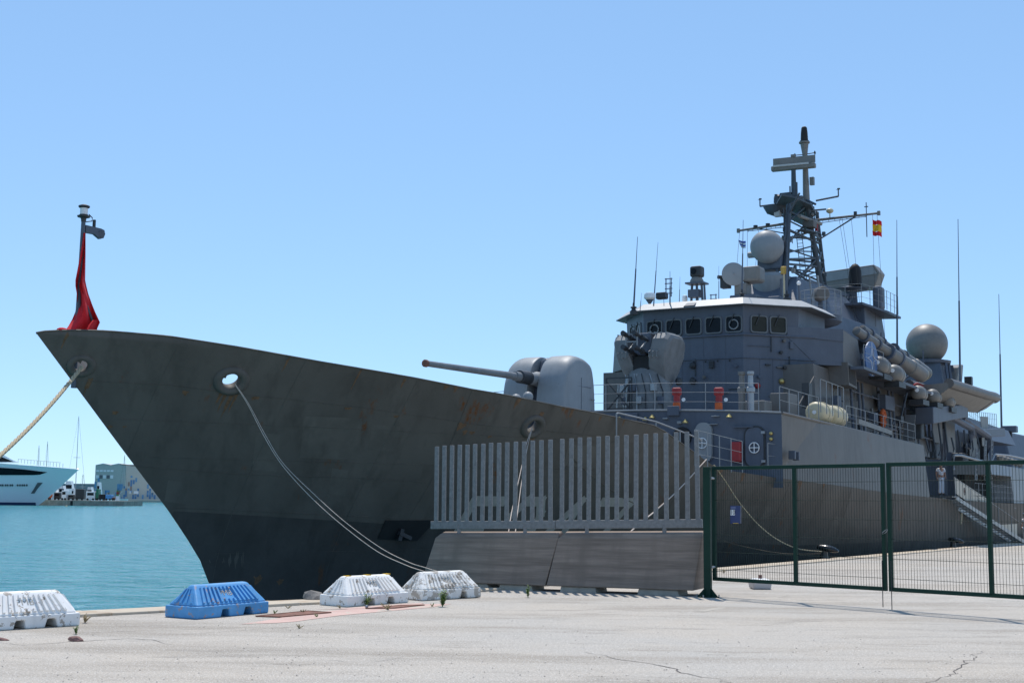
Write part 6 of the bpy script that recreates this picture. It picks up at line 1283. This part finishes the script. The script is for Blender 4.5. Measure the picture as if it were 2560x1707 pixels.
# ------------------------------------------------------------ sailors
def person(label, base, h, face, arms):
    t = thing('person', label, 'person', tuple(base), 'sailors in white'); Rz = Matrix.Rotation(face,3,'Z'); k = h/1.78
    def skin(name, verts, edges, rad, m, sub=2):
        me = bpy.data.meshes.new(name); me.from_pydata([tuple(Rz@(Vector(v)*k)) for v in verts], edges, []); me.materials.append(m)
        o = bpy.data.objects.new(name, me); col.objects.link(o); o.parent = t
        md = o.modifiers.new('skin','SKIN'); md.use_smooth_shade = True
        for i,r_ in enumerate(rad): me.skin_vertices[0].data[i].radius = (r_[0]*k, r_[1]*k)
        me.skin_vertices[0].data[0].use_root = True
        sb = o.modifiers.new('sub','SUBSURF'); sb.levels = sb.render_levels = sub; return o
    # body (one continuous surface): pelvis, spine, neck, head, arms with hands, legs
    V = [(0,0,.95),(0,0,1.15),(0,0,1.38),(0,0,1.5),(0,-.01,1.58),(0,-.015,1.7)]
    E = [(0,1),(1,2),(2,3),(3,4),(4,5)]; R_ = [(.13,.1),(.13,.095),(.15,.1),(.055,.055),(.075,.09),(.07,.085)]
    for sg_,arm in zip((1,-1),arms):
        i = len(V); V += [(sg_*.19,0,1.42)]+[(sg_*p[0],p[1],p[2]) for p in arm]; E += [(2,i),(i,i+1),(i+1,i+2),(i+2,i+3)]; R_ += [(.055,.055),(.045,.045),(.033,.033),(.04,.025)]
        i = len(V); V += [(sg_*.09,0,.9),(sg_*.11,-.01,.5),(sg_*.12,.02,.09),(sg_*.13,-.1,.04)]; E += [(0,i),(i,i+1),(i+1,i+2),(i+2,i+3)]; R_ += [(.085,.085),(.06,.06),(.045,.045),(.045,.035)]
    skin('body', V, E, R_, M['skin'])
    skin('shirt', [(0,0,.98),(0,0,1.16),(0,0,1.39),(.2,0,1.425),(.2+(arms[0][0][0]-.2)*.7,arms[0][0][1]*.7,1.425+(arms[0][0][2]-1.425)*.7),(-.2,0,1.425),(-.2-(arms[1][0][0]-.2)*.7,arms[1][0][1]*.7,1.425+(arms[1][0][2]-1.425)*.7)], [(0,1),(1,2),(2,3),(3,4),(2,5),(5,6)], [(.155,.12),(.15,.115),(.165,.115),(.075,.075),(.07,.07),(.075,.075),(.07,.07)], M['cloth'])
    skin('trousers', [(0,0,.98),(.09,0,.9),(.11,-.01,.5),(.12,.015,.08),(-.09,0,.9),(-.11,-.01,.5),(-.12,.015,.08)], [(0,1),(1,2),(2,3),(0,4),(4,5),(5,6)], [(.15,.12),(.1,.105),(.085,.085),(.08,.085),(.1,.105),(.085,.085),(.08,.085)], M['cloth'])
    for sg_ in (1,-1): skin('shoe', [(sg_*.12,.03,.045),(sg_*.13,-.1,.035),(sg_*.135,-.19,.03)], [(0,1),(1,2)], [(.05,.045),(.05,.04),(.035,.025)], M['white'] if False else M['navyc'])
    XF[t.name] = lambda p: Rz@(Vector(p)*k)
    s_ = MB(); s_.turn((0,-.01,1.735),(0,-.1,1),[(0,.1),(.03,.105),(.05,.14),(.075,.145),(.1,.11),(.11,.02)],20); cp = s_.build('cap', M['cloth'], t, smooth=40)
    s_ = MB(); s_.turn((0,-.01,1.725),(0,-.1,1),[(0,.102),(.035,.108)],20); s_.build('cap_band', M['navyc'], cp, smooth=40)
    s_ = MB(); s_.ball((0,-.1,1.73),.09,12,4,(1,.75,.18)); s_.build('cap_peak', M['navyc'], cp, smooth=40)
    s_ = MB(); s_.ball((0,-.1,1.645),.016,6,5); s_.build('nose', M['skin'], t, smooth=60)
    s_ = MB(); s_.ball((0,.015,1.69),.088,12,8,(1,1.05,.85)); s_.build('hair', M['navyc'], t, smooth=60)
    for sg_ in (1,-1): s_ = MB(); s_.ball((sg_*.03,-.093,1.675),.009,6,4); s_.build('eye', M['navyc'], t)
    s_ = MB(); s_.ball((0,-.092,1.605),.02,8,4,(1,.4,.3)); s_.build('mouth', M['rock'], t)
    for sg_,arm in zip((1,-1),arms):                      # fingers and thumb
        hx,hy,hz = arm[2]; wx,wy,wz = arm[1]; d_ = Vector((sg_*hx-sg_*wx,hy-wy,hz-wz)).normalized(); sd_ = Vector((0,1,0)); sd_ = (sd_-d_*sd_.dot(d_)).normalized(); o_ = Vector((sg_*hx,hy,hz))
        for f_ in range(4):
            ll = (.055,.068,.064,.048)[f_]; b0 = o_+sd_*(.024-.016*f_)+d_*.02; s_ = MB(); s_.tube([b0,b0+d_*ll*.6,b0+d_*ll+Vector((-sg_*.012,0,0))],[.0095,.0085,.007],6); s_.build('finger', M['skin'], t, smooth=60)
        b0 = o_-sd_*.03; s_ = MB(); s_.tube([b0,b0-sd_*.02+d_*.03,b0-sd_*.018+d_*.055],[.011,.0095,.008],6); s_.build('thumb', M['skin'], t, smooth=60)
    return t
sp_ = ship(*pv(2354,1237,5.2)); sh = (1237-1157)/(F/sp_.y)
person('sailor in white uniform and cap standing at the head of the gangway', sp_, sh, math.radians(20), (((.27,.02,1.17),(.2,-.12,.98),(.17,-.17,.93)),((.3,.02,1.18),(.31,-.04,.95),(.31,-.06,.87))))
sp2 = gnd(2566,1357); sp2.z = gz(sp2.y); person('sailor in white standing on the quay at the right edge beside the gangway foot', sp2, 72/(F/sp2.y), math.radians(-60), (((.26,.02,1.17),(.24,-.06,.95),(.24,-.1,.87)),((.26,.02,1.17),(.24,-.06,.95),(.24,-.1,.87))))
q = pv(2354,1237,5.2); s = MB(); s.box((q[0],q[1],q[2]-.03),(4,3.6,.05)); s.build('gangway_landing', M['deck'], SHIP)
# ------------------------------------------------------------ across the harbour
YY = at_z(77,1263,ZW).y; K = F/YY
yo = at_z(77,1263,ZW)
YT = thing('motor_yacht', 'large white motor yacht with dark windows lying at the left edge', 'yacht', tuple(yo))
tip = at_y(181,1172,YY); zt0 = tip.z; xb = tip.x
def yhalf(a, f_):                                         # a: metres aft of the tip, f_: 0 waterline .. 1 deck
    st_ = lerp(13.2,0,f_**.85); q = max(0,a-st_); return lerp(5.2,6.6,f_)*(1-math.exp(-q/lerp(15,9,f_)))
rows = []
for a in [0,.4,1,2,3.5,5,7,9,11,12.5,13.2,14,16,20,25,32,42,60,90]:
    zd = zt0+ .12*a**.8 if a < 60 else zt0+3.2
    fm = max(0,1-a/13.2)**(1/.85)
    rows.append([Vector((xb-a, YY+6.6-yhalf(a,f_), lerp(ZW-.3,zd,f_))) for f_ in [lerp(fm,1,g_) for g_ in (0,.08,.16,.3,.45,.6,.75,.88,1)]]+[Vector((xb-a,YY+6.6,zd+.15))])
s = MB(); s.grid(rows); s.build('hull', M['yacht'], YT, smooth=50, fix=False)
def ys(x,y,off=0.): return at_y(x,y,YY+1.2-off)
s = MB(); q = [(-60,1166),(60,1172),(118,1180),(104,1186),(60,1187),(-60,1186)]
def yside(x,y):
    p = at_y(x,y,YY+2); 
    for i in range(8):
        a = xb-p.x; f_ = min(1,max(0,(p.z-ZW+.3)/(zt0+1-ZW))); p = at_y(x,y,YY+6.6-yhalf(max(0,a),f_)-.12)
    return p
rows = []
for x,y0,y1 in ((-70,1166,1186),(-30,1167,1186.5),(0,1168.5,1187),(30,1170.5,1187),(60,1173,1187),(85,1176,1187),(100,1178,1186),(110,1179,1182.5),(118,1180,1180.2)): rows.append([yside(x,y0),yside(x,(y0+y1)/2),yside(x,y1)])
s = MB(); s.grid(rows); s.build('window_band', M['glass'], YT, fix=False)
for x in (2,7,14,19,26,31,44,50,56,61,67): s = MB(); p = yside(x,1212.5); s.box(p-Vector((0,.02,0)),(.35,.2,.6)); s.build('porthole', M['glass'], YT)
rows = [[yside(107,1206),yside(94,1206)],[yside(94,1221),yside(83,1224)],[yside(86,1233),yside(77,1233)]]
s = MB(); s.grid(rows); s.build('anchor_pocket', M['frame'], YT, fix=False)
s = MB(); s.grid([[Vector((xb-a,YY+6.6-yhalf(a,f_)-.06,lerp(ZW-.3,zt0,f_))) for f_ in (.0,.05,.1)] for a in (13.3,16,20,25,32,42,60,90)]); s.build('boot_stripe', mat('navy_stripe',(.03,.05,.12),.4), YT, fix=False)
s = MB(); pl = [(48,1156),(30,1148),(12,1138),(0,1131),(-40,1118),(-120,1105),(-120,1156)]
s.prism2([at_y(x,y,YY+3.2) for x,y in pl],[at_y(x,y,YY+10) for x,y in pl]); s.build('superstructure', M['yacht'], YT, bevel=.2)
s = MB(); pl = [(34,1154),(20,1148),(0,1140),(-60,1128),(-60,1154)]; s.add([at_y(x,y,YY+3.15) for x,y in pl],[(0,1,2,3,4)]); s.build('window_band', M['glass'], YT)
s = MB()
for x in range(45,160,8): p = at_y(x,1157+.1*(x-45),YY+3); s.cyl(p,p+Vector((0,0,1.3)),.06,n=4)
s.cyl(at_y(45,1147,YY+3),at_y(152,1156,YY+3),.05,n=4); s.build('bow_rail', M['rail'], YT)
s = MB(); p = at_y(12,1133,YY+4); s.cyl(p,p+Vector((0,0,1.4)),.08,n=5); s.cyl(p+Vector((0,0,1.)),p+Vector((1.6,0,1.)),.05,n=4); s.build('aerial', M['dark'], YT)
# pier with what stands on it
PY = at_z(310,1264.5,ZW).y; pe = at_z(310,1264.5,ZW); pt = at_y(310,1251,PY).z; px0 = at_y(20,1258,PY).x
o = thing('pier', 'weathered concrete pier end across the water, cars and containers on it', 'pier', (pe.x,PY,ZW))
xs = [px0, at_y(180,1258,PY).x-.6, at_y(180,1258,PY).x+.4, pe.x]
s = MB(); s.span((px0,PY,ZW-2),(xs[1],PY+22,pt)); s.build('pier_section', mat('stained_pier_concrete',(.3,.27,.23),.95,var=.3,scale=.6,streak=.5), o)
s = MB(); s.span((xs[2],PY-.4,ZW-2),(pe.x,PY+22,pt-.1)); s.build('pier_section', bpy.data.materials['stained_pier_concrete'], o)
s = MB(); s.span((xs[1]-.2,PY+.3,ZW-2),(xs[2]+.2,PY+21,pt-.3)); s.build('pier_joint', M['black'], o)
def pp_(x,y=1250,dy=4.): return at_y(x,y,PY+dy)
def boxcar(x0,x1,y0,y1,name,label,m,cat,dy=4.,cab=None,dep=3.):
    a = pp_(x0,y1,dy); c_ = pp_(x1,y0,dy); z0 = pt; t = thing(name,label,cat,((a.x+c_.x)/2,a.y,z0))
    s_ = MB(); s_.span((a.x,a.y,z0+.35),(c_.x,a.y+dep,c_.z)); s_.build('body', m, t, bevel=.15)
    if cab: s_ = MB(); s_.span((lerp(a.x,c_.x,.15),a.y-.03,lerp(z0,c_.z,.55)),(lerp(a.x,c_.x,.85),a.y,lerp(z0,c_.z,.85))); s_.build('window', M['glass'], t)
    for f_ in (.2,.8): s_ = MB(); s_.turn((lerp(a.x,c_.x,f_),a.y-.05,z0+.35),(0,1,0),[(0,.35),(.3,.35)],12); s_.build('wheel', M['black'], t)
    return t
boxcar(104,117,1228,1248,'van','cream van on the far pier beside the yacht bow',M['cream'],'van',5,True)
boxcar(134,150,1231,1248,'car','dark car parked on the far pier left of the white truck',M['dark'],'car',6,True)
boxcar(153,166,1225,1248,'truck','white truck cab parked on the far pier',M['yacht'],'truck',5,True)
boxcar(188,210,1222,1248,'dinghy_trailer','dark trailer stacked with dinghies under the tall mast on the pier',M['dark'],'trailer',5)
boxcar(214,238,1228,1248,'van','white box van on the far pier near the green container',M['white'],'van',4,True)
boxcar(247,263,1235,1249,'skip','black waste skip on the far pier',M['black'],'skip',3)
boxcar(263,278,1236,1249,'container','bright blue bin container on the far pier',M['bluep'],'container',3)
boxcar(239,246,1222,1249,'container','green upright container on the far pier',mat('green_container',(.03,.2,.1),.5),'container',4)
boxcar(280,287,1243,1250,'crate_stack','low brown crate on the pier near its end',M['rustp'],'crate',3)
boxcar(168,186,1236,1249,'car','grey car on the far pier right of the white truck',M['side'],'car',7,True)
p = pp_(124,1234,3); t = thing('float', 'round orange float standing on the far pier', 'float', (p.x,p.y,pt)); s = MB(); s.ball((p.x,p.y,pt+1.5),1.0,14,8); s.build('ball', M['orange'], t, smooth=60); s = MB(); s.cyl((p.x,p.y,pt),(p.x,p.y,pt+.7),.5,n=10); s.build('stand', M['dark'], t)
p = pp_(100,1243,2); t = thing('float', 'red fender heap at the yacht bow on the far pier', 'float', (p.x,p.y,pt)); s = MB(); s.ball((p.x,p.y,pt+.6),.9,12,6,(1.4,1,.7)); s.build('ball', M['red'], t, smooth=60)
p = pp_(294,1230,2); t = thing('harbour_light', 'small harbour light tower, white below with red and green bands', 'light tower', (p.x,p.y,pt))
for z0,z1,r_,mm in ((0,1.5,.55,'white'),(1.5,2.1,.4,'leaf'),(2.1,2.8,.42,'red'),(2.8,3.4,.35,'leaf')): s = MB(); s.cyl((p.x,p.y,pt+z0),(p.x,p.y,pt+z1),r_,n=12); s.build('tower_band', M[mm], t, smooth=30)
p = pp_(299,1240,1); s = MB(); s.cyl((p.x,p.y,pt),(p.x,p.y,pt+1.9),.08,n=6); s.tube([(p.x,p.y,pt+1.9),(p.x+.3,p.y,pt+2.6),(p.x+.9,p.y,pt+3)],.05,5); tag(s.build('pier_lamp', M['white'], origin=(p.x,p.y,pt)), 'thin white lamp post at the very end of the far pier', 'lamp post')
for k,(x,dx) in enumerate(((267,0),(272,0))): pass
# boats behind the pier
def sailboat(x, ytop, ybase, label, dy, hullw=26):
    a = at_y(x,ybase,PY+dy); e = at_y(x+(ybase-ytop)*.045,ytop,PY+dy); t = thing('sailing_boat', label, 'sailing boat', (a.x,a.y,ZW), 'sailing boats across the harbour'); r_ = .14
    w_ = hullw/ (F/a.y)
    rows = []
    for i in range(9):
        f_ = i/8; b_ = .5+2.*math.sin(math.pi*(.12+.76*f_)); rows.append([Vector((a.x-w_/2+w_*f_,a.y-b_*.5,ZW+2.2)),Vector((a.x-w_/2+w_*(.06+.88*f_),a.y,ZW-.2)),Vector((a.x-w_/2+w_*f_,a.y+b_*.5,ZW+2.2))])
    s_ = MB(); s_.loft(rows); s_.build('boat_hull', M['white'], t, smooth=40)
    s_ = MB(); s_.cyl((a.x,a.y,ZW+2),e,r_,.07,n=6); s_.build('mast', M['metal'], t)
    s_ = MB(); s_.cyl(e,(a.x+w_*.45,a.y,ZW+2.2),.03,n=4); s_.cyl(e,(a.x-w_*.45,a.y,ZW+2.2),.02,n=4); s_.build('stay', M['dark'], t)
    m_ = Vector((a.x,a.y,ZW+2)).lerp(e,.5); s_ = MB(); s_.cyl(m_-Vector((1.2,0,0)),m_+Vector((1.2,0,0)),.06,n=4); s_.build('spreader', M['metal'], t)
sailboat(188,1040,1240,'sailing boat with the tallest mast, behind the vehicles on the pier',26,60)
sailboat(92,1113,1240,'left sailing mast rising behind the yacht foredeck',30)
sailboat(113,1103,1240,'right sailing mast rising behind the yacht foredeck',34)
sailboat(307,1137,1240,'sailing mast beside the block with blue panels, close to the bow',60)
sailboat(205,1185,1240,'short sailing mast between the tall mast and the block',40)
def cruiser(x0,x1,y0,label,dy):
    a = at_y(x0,1240,PY+dy); c_ = at_y(x1,y0,PY+dy); t = thing('motor_boat',label,'motor boat',((a.x+c_.x)/2,a.y,ZW),'motor boats behind the pier'); L_ = c_.x-a.x; H_ = c_.z
    s_ = MB(); s_.prism2([(a.x,a.y,ZW),(a.x+L_*.8,a.y,ZW),(a.x+L_*.8,a.y+4,ZW),(a.x,a.y+4,ZW)],[(a.x,a.y-.4,lerp(ZW,H_,.5)),(c_.x,a.y+1.8,lerp(ZW,H_,.6)),(c_.x,a.y+2.2,lerp(ZW,H_,.6)),(a.x,a.y+4.4,lerp(ZW,H_,.5))]); s_.build('boat_hull', M['yacht'], t, smooth=30)
    s_ = MB(); s_.prism2([(a.x+L_*.15,a.y+.4,lerp(ZW,H_,.5)),(a.x+L_*.75,a.y+.4,lerp(ZW,H_,.5)),(a.x+L_*.75,a.y+3.6,lerp(ZW,H_,.5)),(a.x+L_*.15,a.y+3.6,lerp(ZW,H_,.5))],[(a.x+L_*.2,a.y+.7,H_),(a.x+L_*.55,a.y+.7,H_),(a.x+L_*.55,a.y+3.3,H_),(a.x+L_*.2,a.y+3.3,H_)]); s_.build('cabin', M['white'], t)
    s_ = MB(); s_.span((a.x+L_*.22,a.y+.45,lerp(ZW,H_,.68)),(a.x+L_*.66,a.y+.6,lerp(ZW,H_,.84))); s_.build('window', M['glass'], t)
cruiser(118,148,1206,'white motor cruiser behind the pier, next to the yacht bow',25)
cruiser(140,168,1214,'white motor cruiser behind the white truck',24)
cruiser(155,190,1202,'largest white motor cruiser with dark windows, left of the tall mast',34)
cruiser(212,236,1217,'white motor cruiser above the white box van',26)
cruiser(176,186,1220,'small white boat bow under the tall mast',24)
cruiser(238,252,1205,'white boat bow in front of the panelled block',36)
b0 = at_z(166,1266,ZW); s = MB(); s.ball((b0.x,b0.y,ZW+.1),.32,12,8); tag(s.build('buoy', M['cream'], smooth=60, origin=(b0.x,b0.y,ZW)), 'small pale buoy floating in front of the pier', 'buoy')
# far quay, breakwater and the block with coloured panels
FY = at_z(400,1255,ZW).y
s = MB(); a = at_y(296,1248,FY); s.span((a.x,FY,ZW-2),(a.x+700,FY+300,a.z)); structure(s.build('far_quay', M['conc2']))
s = MB(); a = at_y(-200,1250,FY+60); c_ = at_y(246,1209,FY+60); s.span((a.x-300,FY+60,ZW-2),(c_.x,FY+75,c_.z)); tag(s.build('breakwater', mat('grey_breakwater',(.28,.29,.3),.9)), 'long grey breakwater wall behind the moored boats', 'breakwater')
BY = FY+18
bl, bm_, br2 = at_y(235,1247,BY+6), at_y(312,1247,BY), at_y(520,1247,BY+40); zr = at_y(312,1162,BY).z
bt = thing('panel_building', 'large grey shed with scattered blue and brown wall panels across the harbour', 'building', tuple(bm_))
bw = mat('grey_cladding',(.44,.45,.4),.8,var=.08)
z0b = bm_.z-.5
s = MB(); s.prism([Vector((p.x,p.y,z0b)) for p in (bl,bm_,br2,br2+Vector((0,60,0)),bl+Vector((0,60,0)))],(0,0,zr-z0b)); s.build('wall', bw, bt)
for i in range(4):
    p = bl.lerp(bm_,i/2) if i < 2 else bm_.lerp(br2,(i-2)/2.6); q_ = bl.lerp(bm_,(i+1)/2) if i < 2 else bm_.lerp(br2,(i-1)/2.6); s = MB(); mz = (p+q_)/2
    s.prism2([Vector((p.x,p.y-.2,zr)),Vector((q_.x,q_.y-.2,zr)),Vector((mz.x,mz.y-.2,zr+.9))],[Vector((p.x,p.y+50,zr)),Vector((q_.x,q_.y+50,zr)),Vector((mz.x,mz.y+50,zr+.9))]); s.build('roof_gable', M['pale'], bt)
pc = [mat('blue_panel',(.08,.2,.36),.6), mat('mid_blue_panel',(.13,.29,.45),.6), mat('brown_panel',(.25,.2,.17),.7)]
rn = random.Random(11); used = set(); shared = {}
def wallpt(f_, z_): 
    p = bl.lerp(bm_,f_/.36) if f_ < .36 else bm_.lerp(br2,(f_-.36)/.64); return Vector((p.x,p.y,z_))
Hb = zr-z0b
for k in range(420):
    gx_ = rn.randrange(0,56); gz_ = rn.randrange(0,15)
    lim = 4+3.5*math.sin(gx_*.33+1.)+3*math.sin(gx_*.9)+.06*gx_
    if (gx_,gz_) in used or gz_ > lim: continue
    used.add((gx_,gz_)); f_ = (gx_+.5)/56; z_ = z0b+.6+gz_*Hb/16.5; p = wallpt(f_, z_); side_ = 0 if f_ < .36 else 1; ci_ = rn.choice((0,0,1,1,1,2) if gz_ > 1 else (0,0,0,1,2)); hh = rn.choice((1,1,2))
    key = (side_,ci_,hh)
    if key not in shared:
        t_ = ((bm_-bl) if side_ == 0 else (br2-bm_)); t_.z = 0; t_.normalize(); n3 = Vector((t_.y,-t_.x,0)); w_ = ((bm_-bl).length/.36*.64 if False else (br2-bl).length)/56
        s = MB(); q_ = [t_*-w_/2, t_*w_/2, t_*w_/2+Vector((0,0,Hb/16.5*hh)), t_*-w_/2+Vector((0,0,Hb/16.5*hh))]; s.hexa([v+n3*.02 for v in q_]+[v+n3*.1 for v in q_])
        me = bpy.data.meshes.new('panel'); me.from_pydata([tuple(v) for v in s.v],[],s.f); me.materials.append(pc[ci_]); shared[key] = me
    o = bpy.data.objects.new('panel', shared[key]); col.objects.link(o); o.parent = bt; o.location = p-Vector(bt.location)
for r_,zz in ((.83,1.),(.66,.8)):
    for k in range(5):
        p = wallpt(.03+.042*k, z0b+Hb*r_); s = MB(); s.box(p-Vector((0,.15,0)),(1.6,.3,1.0 if r_ > .8 else 1.8)); s.build('window', M['white'] if k%2 == 0 or r_ > .8 else M['frame'], bt)
for x0,x1 in ((311,327),(334,346)):
    a = at_y(x0,1234,BY+2); c_ = at_y(x1,1227,BY+2); s = MB(); s.span((a.x,BY+2,a.z),(c_.x,BY+2.3,c_.z)); s.build('sign_panel', M['white'], bt)
